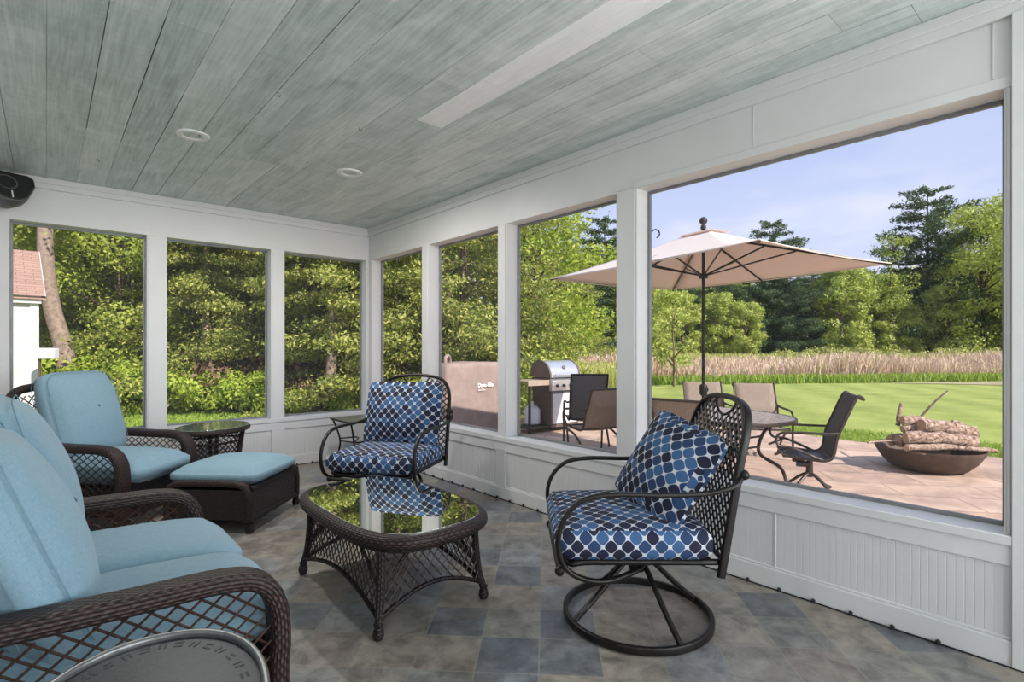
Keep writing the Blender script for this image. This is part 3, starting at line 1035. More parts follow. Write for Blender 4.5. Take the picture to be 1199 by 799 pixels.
# ================================================================== WICKER SEATING
def foot_mb(x, y):
    return MB().lathe([(0.016, 0.0), (0.026, 0.006), (0.030, 0.025), (0.026, 0.045), (0.020, 0.055), (0.024, 0.07)], 14, T(x, y, 0))
ARM = rrect(0.105, 0.058, 0.024)
def wicker_seat(name, label, cat, loc, rz, Wd, ncush, strand='wicker_strand', armz=0.592, backtop=1.0):
    t = thing(name, label, cat, loc, rz)
    D = 0.45
    for sx in (-1, 1):
        X = sx * Wd / 2
        path = catmull([(X, 0.42, armz + 0.03), (X, 0.22, armz + 0.012), (X, -0.05, armz), (X, -0.28, armz - 0.008), (X, -0.385, armz - 0.04), (X, -0.435, armz - 0.12), (X, -0.445, armz - 0.24), (X, -0.44, 0.28), (X, -0.44, 0.06)], 6)
        a = MB().sweep(path, ARM, side=(1, 0, 0)).build('arm', 'wicker', t)
        # inner piping of the arm and the rear post
        e = MB()
        e.sweep(catmull([(X, 0.40, 0.10), (X, 0.41, 0.35), (X, 0.42, armz + 0.03)], 4), rrect(0.06, 0.05, 0.02), side=(1, 0, 0))
        e.sweep([(X, -0.43, 0.13), (X, 0.40, 0.13)], rrect(0.05, 0.045, 0.02), side=(1, 0, 0))
        e.build('side_rail', 'wicker', a)
        l = MB()
        def ins(s_, t_, az=armz):
            top = az - 0.02 if s_ > -0.30 else az - 0.02 - ((-0.30 - s_) / 0.13) ** 2 * 0.14
            return t_ < top
        Xo = X + sx * 0.012
        lattice(l, lambda s_, t_: (Xo, s_, t_), lambda s_, t_: (1, 0, 0), -0.43, 0.41, 0.14, armz, ins, 0.050, 0.0040, 0.03, 1.2, 0.80)
        l.build('lattice_panel', strand, a)
    # back
    w2 = Wd / 2 - 0.02
    def bk(x, s_):        # s_ 0..1 up the reclined back
        return Vector((x, 0.30 + 0.20 * s_, 0.30 + (backtop - 0.30) * s_))
    pth = [bk(-w2, 0), bk(-w2, 0.45), bk(-w2 + 0.01, 0.80), bk(-w2 + 0.09, 0.96), bk(-w2 + 0.22, 1.0), bk(0, 1.01), bk(w2 - 0.22, 1.0), bk(w2 - 0.09, 0.96), bk(w2 - 0.01, 0.80), bk(w2, 0.45), bk(w2, 0)]
    bo = MB().sweep(catmull(pth, 6), rrect(0.06, 0.075, 0.025), up=Vector((0, 1, 0))).build('backrest', 'wicker', t)
    l = MB()
    def insb(s_, t_):
        e_ = w2 - abs(s_)
        return t_ < (0.95 if e_ > 0.2 else 0.95 - (0.2 - e_) ** 2 * 4)
    lattice(l, lambda s_, t_: bk(s_, t_), lambda s_, t_: (0, -1, 0.3), -w2, w2, 0.0, 0.98, insb, 0.085, 0.0042, 0.03, 1.3, 1.3)
    l.build('lattice_panel', strand, bo)
    # seat base
    b_ = MB()
    b_.box(-w2 - 0.02, w2 + 0.02, -0.425, -0.40, 0.10, 0.30)
    b_.box(-w2 - 0.02, w2 + 0.02, -0.40, 0.36, 0.24, 0.30)
    b_.sweep([(-w2, -0.425, 0.31), (w2, -0.425, 0.31)], rrect(0.04, 0.04, 0.018))
    b_.sweep([(-w2, -0.425, 0.10), (w2, -0.425, 0.10)], rrect(0.04, 0.04, 0.018))
    b_.build('seat_base', 'wicker_fine', t)
    for sx in (-1, 1):
        for y in (-0.44, 0.40):
            foot_mb(sx * Wd / 2, y).build('foot', 'wicker_dark', t)
    cw = (Wd - 0.105) / ncush
    for k in range(ncush):
        cx = -(Wd - 0.105) / 2 + cw * (k + 0.5)
        c = cushion(cw - 0.006, 0.84, 0.17, 0.034, 9)
        xf(c, T(cx, -0.085, 0.405) @ RX(1.5))
        so = c.build('seat_cushion', 'blue_cloth', t, smooth=180)
        c = cushion(cw - 0.004, 0.68, 0.18, 0.065, 6, crown=1.9)
        Mb = T(cx, 0.19, 0.775 - (0.04 if (ncush == 2 and k == 0) else 0)) @ RX(90 - (20 if (ncush == 2 and k == 0) else 16))
        xf(c, Mb)
        bc = c.build('back_cushion', 'blue_cloth', t, smooth=180)
        bt = MB(); bt.ball((0, 0, 0), 0.012, flat=0.6)
        xf(bt, Mb @ T(0, 0.04, 0.150)); bt.build('button', 'thread_dark', bc)
        # welts round the back cushion
        for zz in (0.066, -0.066):
            wl = MB(); ring = superell((cw - 0.004) / 2 * 0.985, 0.34 * 0.985, 6, 56)
            wl.tube([Mb @ Vector((p[0], p[1], zz)) for p in ring], 0.0022, 6, closed=True)
            wl.build('welt', 'blue_welt', bc)
    return t
LOVE = wicker_seat('wicker_loveseat', 'dark brown wicker loveseat with two pale blue seat cushions, nearest at the left', 'loveseat', (-2.84, -3.60, 0), PI / 2, 1.25, 2)
CH2 = wicker_seat('wicker_armchair', 'dark brown wicker armchair with pale blue cushions in the back left corner', 'armchair', (-2.62, -0.88, 0), R(44), 0.70, 1, 'wicker_strand_dark', 0.59)

# ottoman
t = thing('wicker_ottoman', 'dark wicker ottoman with a pale blue cushion in front of the armchair', 'ottoman', (-1.86, -1.56, 0), R(45))
hw, hd = 0.345, 0.30
# local: x = the 0.70 side, y = depth
o_ = MB()
for sy in (-1, 1):
    o_.box(-hw, hw, sy * hd - 0.012, sy * hd + 0.012, 0.09, 0.30)
for sx in (-1, 1):
    o_.box(sx * hw - 0.012, sx * hw + 0.012, -hd, hd, 0.09, 0.30)
o_.box(-hw, hw, -hd, hd, 0.24, 0.28)
body = o_.build('woven_body', 'wicker_fine', t)
for sx in (-1, 1):
    a = MB().sweep(catmull([(sx * hw, -hd, 0.08), (sx * hw, -hd, 0.24), (sx * hw, -hd + 0.03, 0.315), (sx * hw, -hd + 0.10, 0.34), (sx * hw, 0, 0.345), (sx * hw, hd - 0.10, 0.34), (sx * hw, hd - 0.03, 0.315), (sx * hw, hd, 0.24), (sx * hw, hd, 0.08)], 6), rrect(0.06, 0.045, 0.018), side=(1, 0, 0))
    a.build('side_roll', 'wicker', t)
    for sy in (-1, 1):
        foot_mb(sx * hw, sy * hd).build('foot', 'wicker_dark', t)
for sy in (-1, 1):
    MB().sweep([(-hw, sy * hd, 0.09), (hw, sy * hd, 0.09)], rrect(0.045, 0.04, 0.016)).build('bottom_roll', 'wicker_dark', t)
    MB().sweep([(-hw, sy * hd, 0.305), (hw, sy * hd, 0.305)], rrect(0.045, 0.04, 0.016)).build('top_roll', 'wicker_dark', t)
c = cushion(2 * hw - 0.06, 2 * hd + 0.05, 0.12, 0.028, 10)
xf(c, T(0, 0, 0.378)); c.build('cushion', 'blue_cloth', t, smooth=180)

# coffee table
t = thing('wicker_coffee_table', 'low dark wicker coffee table with a mirror like glass top', 'coffee table', (-1.56, -3.41, 0), 0)
fx, fy = 0.297, 0.460
tx, ty = 0.265, 0.425
rim = MB()
ring = superell(0.335, 0.570, 3.3, 96)
rim.sweep([(x, y, 0.435) for x, y in ring], rrect(0.075, 0.060, 0.026, 4), closed=True, side=None)
rim.build('woven_rim', 'wicker', t)
rim = MB(); ring2 = superell(0.320, 0.540, 3.3, 96)
rim.tube([(x, y, 0.392) for x, y in ring2], 0.018, 8, closed=True)
rim.build('rim_underbead', 'wicker_dark', t)
g = MB(); g.prism(superell(0.330, 0.565, 3.3, 96), 0.462, 0.470); g.build('glass_top', 'table_glass', t, bevel=0.0015)
g = MB(); g.prism(superell(0.315, 0.545, 3.3, 64), 0.40, 0.458); g.build('deck', 'wicker_dark', t)
for sx in (-1, 1):
    for sy in (-1, 1):
        P_ = [(sx * tx, sy * ty, 0.40), (sx * (tx + 0.004), sy * (ty + 0.004), 0.28), (sx * (tx + 0.014), sy * (ty + 0.014), 0.15), (sx * fx, sy * fy, 0.055)]
        l = MB().tube(catmull(P_, 5), 0.019, 10).build('leg', 'wicker_dark', t)
        MB().lathe([(0.013, 0.0), (0.021, 0.006), (0.026, 0.024), (0.022, 0.045), (0.016, 0.055), (0.022, 0.07)], 14, T(sx * fx, sy * fy, 0)).build('foot_cap', 'wicker_dark', l)
def side_surf(a, b):
    """a -> b corners (signs); returns fn(s,t) with s 0..1 along, t = height"""
    def f_(s_, z):
        k = max(0.0, min(1.0, (0.40 - z) / 0.345)) ** 1.6
        X0 = a[0] * (tx + (fx - tx) * k); Y0 = a[1] * (ty + (fy - ty) * k)
        X1 = b[0] * (tx + (fx - tx) * k); Y1 = b[1] * (ty + (fy - ty) * k)
        return Vector((X0 + (X1 - X0) * s_, Y0 + (Y1 - Y0) * s_, z))
    return f_
for a, b in (((-1, -1), (1, -1)), ((1, -1), (1, 1)), ((1, 1), (-1, 1)), ((-1, 1), (-1, -1))):
    fn = side_surf(a, b)
    Ls = 2 * (tx if a[1] == b[1] else ty)
    nrm = Vector(((a[0] + b[0]) / 2, (a[1] + b[1]) / 2, 0))
    def arch(u): return 0.085 + 0.085 * math.sin(PI * u) ** 0.9
    l = MB()
    lattice(l, lambda s_, z: fn(s_ / Ls, z), lambda s_, z: nrm, 0.0, Ls, 0.06, 0.40, lambda s_, z: z > arch(s_ / Ls), 0.058, 0.0032, 0.02, 1.1, 1.35)
    p = l.build('lattice_panel', 'wicker_strand_dark', t)
    MB().tube([fn(u / 24, arch(u / 24)) for u in range(25)], 0.0115, 8).build('lower_band', 'wicker_dark', p)
    MB().tube([fn(0.02 + 0.96 * u / 24, 0.15 + 0.235 * math.sin(PI * (0.02 + 0.96 * u / 24)) ** 0.75) - nrm * 0.008 for u in range(25)], 0.0085, 8).build('brace_arch', 'wicker_dark', p)

# oval wicker side table behind the ottoman
t = thing('wicker_side_table', 'oval dark wicker side table with greenish glass top behind the ottoman', 'side table', (-1.80, -0.50, 0), R(45))
g = MB(); ring = superell(0.33, 0.27, 2.1, 56)
g.tube([(x, y, 0.55) for x, y in ring], 0.022, 8, closed=True); g.build('woven_rim', 'wicker', t)
g = MB(); g.prism(superell(0.335, 0.275, 2.1, 64), 0.572, 0.580); g.build('glass_top', 'tinted_glass', t, bevel=0.002)
for zz, k in ((0.44, 0.80), (0.12, 0.72)):
    g = MB(); g.tube([(x * k, y * k, zz) for x, y in ring], 0.010, 8, closed=True); g.build('ring_band', 'wicker_dark', t)
for k in range(4):
    an = R(45 + 90 * k)
    c_, s_ = math.cos(an), math.sin(an)
    MB().tube(catmull([(0.33 * 0.92 * c_, 0.27 * 0.92 * s_, 0.54), (0.33 * 0.80 * c_, 0.27 * 0.80 * s_, 0.44), (0.33 * 0.70 * c_, 0.27 * 0.70 * s_, 0.25), (0.33 * 0.78 * c_, 0.27 * 0.78 * s_, 0.0)], 5), 0.016, 8).build('leg', 'wicker_dark', t)
def cone(s_, z):
    k = 0.92 - (0.55 - z) * 0.5 if z > 0.3 else 0.795 - (0.3 - z) * 0.30
    a = s_ / 0.24
    return Vector((0.33 * k * math.cos(a), 0.27 * k * math.sin(a), z))
l = MB(); lattice(l, cone, lambda s_, z: (math.cos(s_ / 0.24), math.sin(s_ / 0.24), 0), 0, 2 * PI * 0.24, 0.13, 0.54, lambda s_, z: True, 0.0471 , 0.004, 0.02, 1.2, 1.0)
l.build('lattice_panel', 'wicker_strand_dark', t)

# oval metal tray table nearest the camera
t = thing('oval_tray_table', 'oval dark metal tray table with slotted rim, nearest the camera', 'side table', (-2.83, -4.76, 0), R(-14))
TZ = 0.57
g = MB(); ring = superell(0.228, 0.323, 2.2, 72); g.sweep([(x, y, TZ - 0.002) for x, y in ring], rrect(0.017, 0.022, 0.007), closed=True); g.build('rolled_rim', 'tray_rim', t)
g = MB(); g.prism(superell(0.222, 0.317, 2.2, 72), TZ - 0.012, TZ - 0.006); nf = len(g.f)
for k in range(34):
    an = 2 * PI * (k + 0.25) / 34
    for off in (-0.035, 0.035):
        aa = an + off * 0.9
        px_, py_ = 0.192 * math.cos(aa), 0.285 * math.sin(aa)
        nx, ny = math.cos(aa) / 0.192, math.sin(aa) / 0.285
        ang_ = math.degrees(math.atan2(ny, nx)) + (90 if k % 2 else 0)
        if k % 2:
            rr_ = 1 + (0.03 if off > 0 else -0.03)
            px_, py_ = 0.192 * math.cos(an) * rr_, 0.285 * math.sin(an) * rr_
        g.box(-0.010, 0.010, -0.0026, 0.0026, TZ - 0.0062, TZ - 0.0052, T(px_, py_, 0) @ RZ(ang_))
tray = g.build('tray_top', 'tray_metal', t)
tray.data.materials.append(MATS['black_rubber'])
for p_ in list(tray.data.polygons)[nf:]: p_.material_index = 1
for k in range(4):
    an = R(45 + 90 * k); c_, s_ = math.cos(an), math.sin(an)
    MB().tube(catmull([(0.20 * c_, 0.28 * s_, TZ - 0.012), (0.17 * c_, 0.24 * s_, 0.42), (0.12 * c_, 0.17 * s_, 0.22), (0.20 * c_, 0.28 * s_, 0.008)], 6), 0.009, 8).build('leg', 'dark_metal', t)
g = MB(); g.tube([(x * 0.6, y * 0.6, 0.25) for x, y in ring], 0.006, 8, closed=True); g.build('leg_ring', 'dark_metal', t)

# small metal side table in the corner
t = thing('corner_side_table', 'small square metal side table with slate top in the corner', 'side table', (-0.34, -0.53, 0), 0)
g = MB(); g.prism(superell(0.262, 0.262, 12, 48), 0.512, 0.530); g.build('table_top', 'slate_top', t, bevel=0.003)
g = MB(); ring = superell(0.262, 0.262, 12, 48); g.tube([(x, y, 0.519) for x, y in ring], 0.011, 8, closed=True); g.build('top_frame', 'dark_metal', t)
for sx in (-1, 1):
    for sy in (-1, 1):
        g = MB(); g.tube(catmull([(sx * 0.235, sy * 0.235, 0.512), (sx * 0.20, sy * 0.20, 0.40), (sx * 0.175, sy * 0.175, 0.26), (sx * 0.20, sy * 0.20, 0.10), (sx * 0.235, sy * 0.235, 0.008)], 6), 0.010, 8); g.build('leg', 'dark_metal', t)
g = MB()
for s_ in (-1, 1):
    g.tube(catmull([(-0.175, s_ * 0.175, 0.27), (0, s_ * 0.05, 0.25), (0.175, s_ * 0.175, 0.27)], 6), 0.007, 8)
    g.tube(catmull([(s_ * 0.175, -0.175, 0.30), (s_ * 0.05, 0, 0.32), (s_ * 0.175, 0.175, 0.30)], 6), 0.007, 8)
g.build('stretcher', 'dark_metal', t)

# ================================================================== SWIVEL CHAIRS (facing local -Y)
def swivel_chair(label, loc, rz, base_rot=0):
    t = thing('swivel_rocker_chair', label, 'chair', loc, R(rz))
    SW = 0.335
    # base ring and spokes
    b_ = MB()
    ring = [(0.345 * math.cos(2 * PI * k / 48), 0.345 * math.sin(2 * PI * k / 48), 0.024) for k in range(48)]
    b_.sweep(ring, rrect(0.022, 0.036, 0.006), closed=True)
    ro = b_.build('base_ring', 'dark_metal', t)
    for k in range(4):
        an = R(base_rot + 90 * k)
        c_, s_ = math.cos(an), math.sin(an)
        sp = MB(); sp.tube(catmull([(0.34 * c_, 0.34 * s_, 0.03), (0.22 * c_, 0.22 * s_, 0.13), (0.11 * c_, 0.11 * s_, 0.235), (0.03 * c_, 0.03 * s_, 0.30)], 5), 0.0135, 8)
        sp.build('base_spoke', 'dark_metal', t)
    h = MB(); h.lathe([(0.036, 0.225), (0.040, 0.24), (0.040, 0.31), (0.055, 0.315), (0.055, 0.33)], 20); h.build('swivel_hub', 'dark_metal', t)
    h = MB(); h.box(-0.16, 0.16, -0.14, 0.14, 0.325, 0.35); h.box(-0.16, -0.12, -0.16, 0.16, 0.345, 0.37); h.box(0.12, 0.16, -0.16, 0.16, 0.345, 0.37); h.build('rocker_plate', 'dark_metal', t, bevel=0.004)
    # seat frame
    h = MB()
    h.tube(catmull([(-SW + 0.03, 0.28, 0.385), (-SW + 0.03, -0.25, 0.385), (-SW + 0.05, -0.36, 0.375), (0, -0.385, 0.37), (SW - 0.05, -0.36, 0.375), (SW - 0.03, -0.25, 0.385), (SW - 0.03, 0.28, 0.385)], 6), 0.014, 8)
    h.box(-SW + 0.03, SW - 0.03, -0.35, 0.26, 0.378, 0.386)
    h.build('seat_frame', 'dark_metal', t)
    h = MB(); h.tube([(-SW + 0.04, -0.40, 0.345), (SW - 0.04, -0.40, 0.345)], 0.013, 8)
    for s_ in (-1, 1):
        h.tube(catmull([(s_ * (SW - 0.06), -0.40, 0.345), (s_ * (SW - 0.06), -0.34, 0.37), (s_ * (SW - 0.08), -0.2, 0.36)], 4), 0.011, 8)
        h.ball((s_ * (SW - 0.03), -0.40, 0.345), 0.021)
    h.build('front_stretcher', 'dark_metal', t)
    # backrest
    def bk(x, z):
        yy = 0.285 + (z - 0.35) * 0.17 + max(0, z - 0.85) * 0.12 + 0.10 * (0.09 - x * x)
        return Vector((x, yy, z))
    bw = 0.33
    pth = [bk(-bw, 0.33), bk(-bw, 0.55), bk(-bw, 0.78), bk(-bw + 0.015, 0.93), bk(-bw + 0.075, 1.02), bk(-bw + 0.18, 1.055), bk(0, 1.065), bk(bw - 0.18, 1.055), bk(bw - 0.075, 1.02), bk(bw - 0.015, 0.93), bk(bw, 0.78), bk(bw, 0.55), bk(bw, 0.33)]
    h = MB().sweep(catmull(pth, 6), rrect(0.026, 0.034, 0.009), up=Vector((0, 1, 0)))
    bo = h.build('back_frame', 'dark_metal', t)
    l = MB()
    def hand(x): return 1.035 - 0.055 * math.cos(min(abs(x) / 0.12, 1) * PI / 2) ** 0.8 if abs(x) < 0.12 else 9
    def insb(s_, t_):
        e_ = bw - abs(s_)
        top = 1.045 if e_ > 0.16 else 1.045 - ((0.16 - e_) / 0.16) ** 2.2 * 0.12
        return t_ < min(top, hand(s_) - 0.004)
    lattice(l, bk, lambda s_, t_: (0, 1, 0), -bw, bw, 0.40, 1.05, insb, 0.050, 0.0048, 0.02, 1.0, 1.0)
    l.sweep([bk(-0.12 + 0.24 * k / 16, min(hand(-0.12 + 0.24 * k / 16), 1.045)) for k in range(17)], rrect(0.012, 0.012, 0.004))
    l.sweep([bk(-bw, 0.40), bk(0, 0.40), bk(bw, 0.40)], rrect(0.02, 0.02, 0.006))
    l.build('back_lattice', 'dark_metal', bo)
    # arms
    for s_ in (-1, 1):
        X = s_ * (SW + 0.035)
        ap = catmull([(s_ * bw, 0.37, 0.76), (X, 0.32, 0.725), (X, 0.20, 0.695), (X, 0.02, 0.688), (X, -0.18, 0.690), (X, -0.31, 0.665), (X, -0.385, 0.59), (X, -0.41, 0.49), (X * 0.985, -0.385, 0.39), (X * 0.96, -0.31, 0.335), (X * 0.90, -0.20, 0.315), (s_ * 0.24, -0.05, 0.325), (s_ * 0.16, 0.0, 0.335)], 6)
        h = MB().sweep(ap, rrect(0.020, 0.024, 0.007), side=None, up=Vector((1, 0, 0)))
        h.ball((s_ * (bw + 0.006), 0.375, 0.765), 0.022)
        h.build('arm', 'dark_metal', t)
    c = cushion(0.665, 0.66, 0.145, 0.014, 16, fall=0.16)
    xf(c, T(0, -0.08, 0.462)); so = c.build('seat_cushion', 'petal_cloth', t, smooth=180)
    return t
NEAR = (-0.815, -4.50)
c1_ = swivel_chair('black swivel chair on a ring base with blue patterned seat, beside the big window', (NEAR[0], NEAR[1], 0), -131.5, 20)
c2_ = swivel_chair('black swivel chair with blue patterned seat behind the coffee table, near the corner', (-0.91, -2.27, 0), -56, 30)
def pillow(label, chair, M, w_, h_, th):
    c = cushion(w_, h_, th, 0.075, 11, crown=2.2)
    xf(c, M)
    o = c.build('patterned_cushion', 'petal_cloth', smooth=180)
    o.location = chair.location; o.rotation_euler = chair.rotation_euler
    return tag(o, label, 'cushion', 'blue patterned cushions on the swivel chairs')
pillow('navy and blue petal patterned cushion slumped on the near swivel chair', c1_, T(0.04, 0.135, 0.735) @ RZ(27) @ RX(60) @ RZ(-13), 0.48, 0.46, 0.06)
pillow('blue petal patterned cushion upright on the far swivel chair', c2_, T(0, 0.175, 0.765) @ RX(76), 0.64, 0.50, 0.09)

# ================================================================== OUTSIDE
# ground
def ground_mesh(name, pts, z, mat, label, kind='structure'):
    mb = MB(); mb.add([(x, y, z) for x, y in pts], [tuple(range(len(pts)))])
    o = mb.build(name, mat)
    o['kind'] = kind; o['label'] = label
    return o
mb = MB(); mb.add([(-90, -60, G - 0.03), (140, -60, G - 0.03), (140, 160, G - 0.03), (-90, 160, G - 0.03)], [(0, 1, 2, 3)])
structure(mb.build('ground', 'lawn_grass'), 'green mown lawn around the patio')
patio = [(0.16, -9.4), (9.5, -9.4), (7.6, -7.0), (6.85, -5.2), (6.80, -3.3), (6.95, -2.0), (6.4, -0.2), (5.5, 1.0), (4.9, 2.2), (4.4, 3.6), (0.16, 3.9)]
mb = MB(); mb.prism([tuple(p) for p in patio], G - 0.1, G)
structure(mb.build('patio_slab', 'stamped_patio'), 'pinkish stamped concrete patio')
# woodland floor north of the lawn strip
ground_mesh('woodland_floor', [(-40, 10.2), (-8, 9.6), (0, 9.5), (5, 9.2), (9, 12), (16, 22), (16, 70), (-40, 70)], G - 0.015, 'leaf_litter', 'brown leaf litter under the trees')
# meadow
ground_mesh('meadow_ground', [(60, -24), (27.5, -8), (26.4, -2.8), (23.5, 2.9), (20.2, 8.6), (15, 14), (11, 18), (20, 80), (130, 80), (130, -40)], G - 0.012, 'meadow_soil', 'rough meadow of dry reeds beyond the lawn')

# foliage by numpy
def leaf_mesh(name, P, Nn, S, mat, parent=None, ratio=0.55, droop=0.0, seed=1):
    """P (n,3) centres, Nn (n,3) rough normals, S (n,) length; each leaf a folded quad"""
    rs = np.random.RandomState(seed)
    n = len(P)
    Nn = Nn + rs.normal(0, 0.45, (n, 3)); Nn /= np.linalg.norm(Nn, axis=1, keepdims=True) + 1e-9
    A = rs.normal(0, 1, (n, 3)); A[:, 2] -= droop
    A -= Nn * (A * Nn).sum(1, keepdims=True); A /= np.linalg.norm(A, axis=1, keepdims=True) + 1e-9
    B = np.cross(Nn, A)
    S = S[:, None]
    v0 = P - A * S * 0.5
    v2 = P + A * S * 0.5
    v1 = P + B * S * ratio * 0.5 + Nn * S * 0.08
    v3 = P - B * S * ratio * 0.5 + Nn * S * 0.08
    V = np.stack([v0, v1, v2, v3], 1).reshape(-1, 3)
    me = bpy.data.meshes.new(name)
    me.vertices.add(4 * n); me.vertices.foreach_set('co', V.astype(np.float32).ravel())
    me.loops.add(4 * n); me.loops.foreach_set('vertex_index', np.arange(4 * n, dtype=np.int32))
    me.polygons.add(n); me.polygons.foreach_set('loop_start', np.arange(0, 4 * n, 4, dtype=np.int32))
    me.update(calc_edges=True)
    me.materials.append(MATS[mat])
    o = bpy.data.objects.new(name, me)
    col.objects.link(o)
    if parent: o.parent = parent
    return o
def lumps_leaves(lumps, n, size, rs, shell=0.55, flat=1.0):
    """lumps: list of (cx,cy,cz,rx,ry,rz)"""
    Lm = np.array(lumps)
    wts = (Lm[:, 3] * Lm[:, 4] + Lm[:, 3] * Lm[:, 5]) ; wts /= wts.sum()
    idx = rs.choice(len(Lm), n, p=wts)
    d = rs.normal(0, 1, (n, 3)); d /= np.linalg.norm(d, axis=1, keepdims=True)
    r_ = shell + (1 - shell) * rs.rand(n, 1) ** 0.7
    r_ *= 1 + 0.18 * rs.randn(n, 1)
    P = Lm[idx, :3] + d * r_ * Lm[idx, 3:6]
    S = size * rs.uniform(0.6, 1.3, n)
    return P, d, S
def trunk(parent, pts, r0, mat='bark', branches=(), name='trunk', r1=None):
    mb = MB()
    n_ = len(pts)
    cp = catmull(pts, 4)
    k_ = len(cp)
    mb.tube(cp, r0, 9, scale=[1 - (1 - (r1 if r1 else 0.15)) * i / (k_ - 1) for i in range(k_)])
    for (a, b, rr) in branches:
        mid = (Vector(a) + Vector(b)) / 2 + Vector((0, 0, 0.08 * (Vector(b) - Vector(a)).length))
        cp = catmull([a, mid, b], 3)
        mb.tube(cp, rr, 5, scale=[1 - 0.75 * i / (len(cp) - 1) for i in range(len(cp))])
    return mb.build(name, mat, parent)
def deciduous(name, label, loc, h, wdt, nl, size, mat, seed, group=None, low=0.15, sparse=0.7, bark='bark', tr=None, nleaf=None):
    rs = np.random.RandomState(seed)
    t = thing(name, label, 'tree', (loc[0], loc[1], G - 0.02), 0, group)
    lumps = []
    br = []
    for k in range(nl):
        zf = low + (1 - low) * rs.rand()
        prof = math.sin(PI * min(1, max(0.02, (zf - low * 0.6) / (1.08 - low * 0.6)))) ** 0.6
        a = rs.rand() * 2 * PI; rr = wdt / 2 * prof * (0.35 + 0.6 * rs.rand())
        sz = wdt * (0.10 + 0.10 * rs.rand())
        c = (rr * math.cos(a), rr * math.sin(a), zf * h)
        lumps.append(c + (sz, sz, sz * sparse))
        if k % 2 == 0:
            br.append(((0.0, 0.0, max(0.1, zf * h - rr * 0.6)), c, 0.02 + 0.004 * h))
    P, d, S = lumps_leaves(lumps, nleaf or 9000, size, rs)
    leaf_mesh('crown', P, d, S, mat, t, seed=seed)
    trunk(t, [(0, 0, 0), (0.05 * h * 0.1, 0, h * 0.35), (0, 0.02 * h, h * 0.65), (0, 0, h * 0.93)], tr or 0.016 * h + 0.03, bark, br)
    return t
def conifer(name, label, loc, h, wdt, size, mat, seed, group=None, irregular=0.3, droop=0.15, whorls=14, low=0.12, nleaf=9000, leafr=0.3, bark='bark', up=0.0, blunt=0.75, thick=1.0):
    rs = np.random.RandomState(seed)
    t = thing(name, label, 'tree', (loc[0], loc[1], G - 0.02), 0, group)
    lumps = []; br = []
    for k in range(whorls):
        zf = low + (1 - low) * (k + 0.3 * rs.rand()) / whorls
        R_ = wdt / 2 * (1 - zf) ** blunt * (1 + irregular * (rs.rand() - 0.4)) + 0.04 * wdt
        m_ = rs.randint(4, 7); a0 = rs.rand() * 7
        for j in range(m_):
            a = a0 + 2 * PI * j / m_ + rs.rand() * 0.5
            L_ = R_ * (0.7 + 0.5 * rs.rand())
            c_, s_ = math.cos(a), math.sin(a)
            for q_ in (0.4, 0.7, 1.0):
                lumps.append((L_ * q_ * c_, L_ * q_ * s_, zf * h - droop * L_ * q_ ** 2 + up * L_ * q_, L_ * 0.20 + 0.12, L_ * 0.20 + 0.12, (L_ * 0.06 + 0.05) * thick))
            br.append(((0, 0, zf * h), (L_ * c_, L_ * s_, zf * h - droop * L_ + up * L_), 0.012 + 0.0025 * h))
    P, d, S = lumps_leaves(lumps, nleaf, size, rs, 0.3)
    d = d * np.array([0.5, 0.5, 1.0])
    leaf_mesh('crown', P, d, S, mat, t, leafr, seed=seed, droop=0.6)
    trunk(t, [(0, 0, 0), (0.01 * h, 0, h * 0.4), (0, 0, h * 0.98)], 0.013 * h + 0.04, bark, br)
    return t
def place(src, loc, s, rz, label=None, group=None):
    c = copy_tree(src)
    c.location = (loc[0], loc[1], G - 0.02); c.scale = (s, s, s); c.rotation_euler = (0, 0, rz)
    if label: c['label'] = label
    if group: c['group'] = group
    return c

# --- far tree line across the meadow
def near_what(px):
    for lim, w_ in ((600, 'far behind the young maple'), (685, 'beyond the barbecue grill'), (728, 'beyond the grey chair by the grill'), (764, 'hidden by the post left of the big window'), (812, 'left of the umbrella pole'), (850, 'just right of the umbrella pole'), (895, 'above the two facing sling chairs'), (945, 'above the right end of the dining table'), (990, 'above the swivel chair at the table'), (1042, 'under the right tip of the umbrella'), (1075, 'just left of the tall layered pine'), (1115, 'at the foot of the tall layered pine'), (1172, 'near the right edge of the big window')):
        if px < lim: return w_
    return 'beyond the right edge of the big window'
g_far = 'light green trees of the far tree line'
LF = 'leafy light green tree in the tree line across the meadow'
f1 = deciduous('birch_tree', LF, spot(985, 47), 8.6, 5.4, 70, 0.25, 'leaf_light', 3, g_far, low=0.02, bark='pale_bark', nleaf=17000)
f2 = deciduous('maple_tree', 'tall bright green tree at the right end of the tree line', spot(1152, 46), 14.0, 9.0, 90, 0.27, 'leaf_light', 5, None, low=0.02, nleaf=26000)
f3 = deciduous('oak_tree', 'broad mid green tree deep in the tree line', spot(1070, 56), 9.5, 8.0, 80, 0.30, 'leaf_mid', 6, 'broad mid green trees deep in the tree line', low=0.02, nleaf=20000)
for i, (px, d, s, rz) in enumerate(((1032, 48, 0.92, 1.0), (955, 50, 0.86, 2.0), (765, 44, 0.72, 0.7), (800, 46, 0.70, 2.2), (840, 47, 0.72, 3.1), (872, 46, 0.62, 4.0), (742, 40, 0.80, 5.0), (1008, 52, 1.02, 5.5), (1250, 50, 1.2, 2.6), (1060, 48, 0.62, 0.2), (700, 42, 0.8, 0.4), (1300, 46, 1.3, 0.9), (1215, 44, 0.9, 3.9), (1110, 47, 0.8, 1.3))):
    place(f1, spot(px, d), s, rz, 'light green tree across the meadow, ' + near_what(px), g_far)
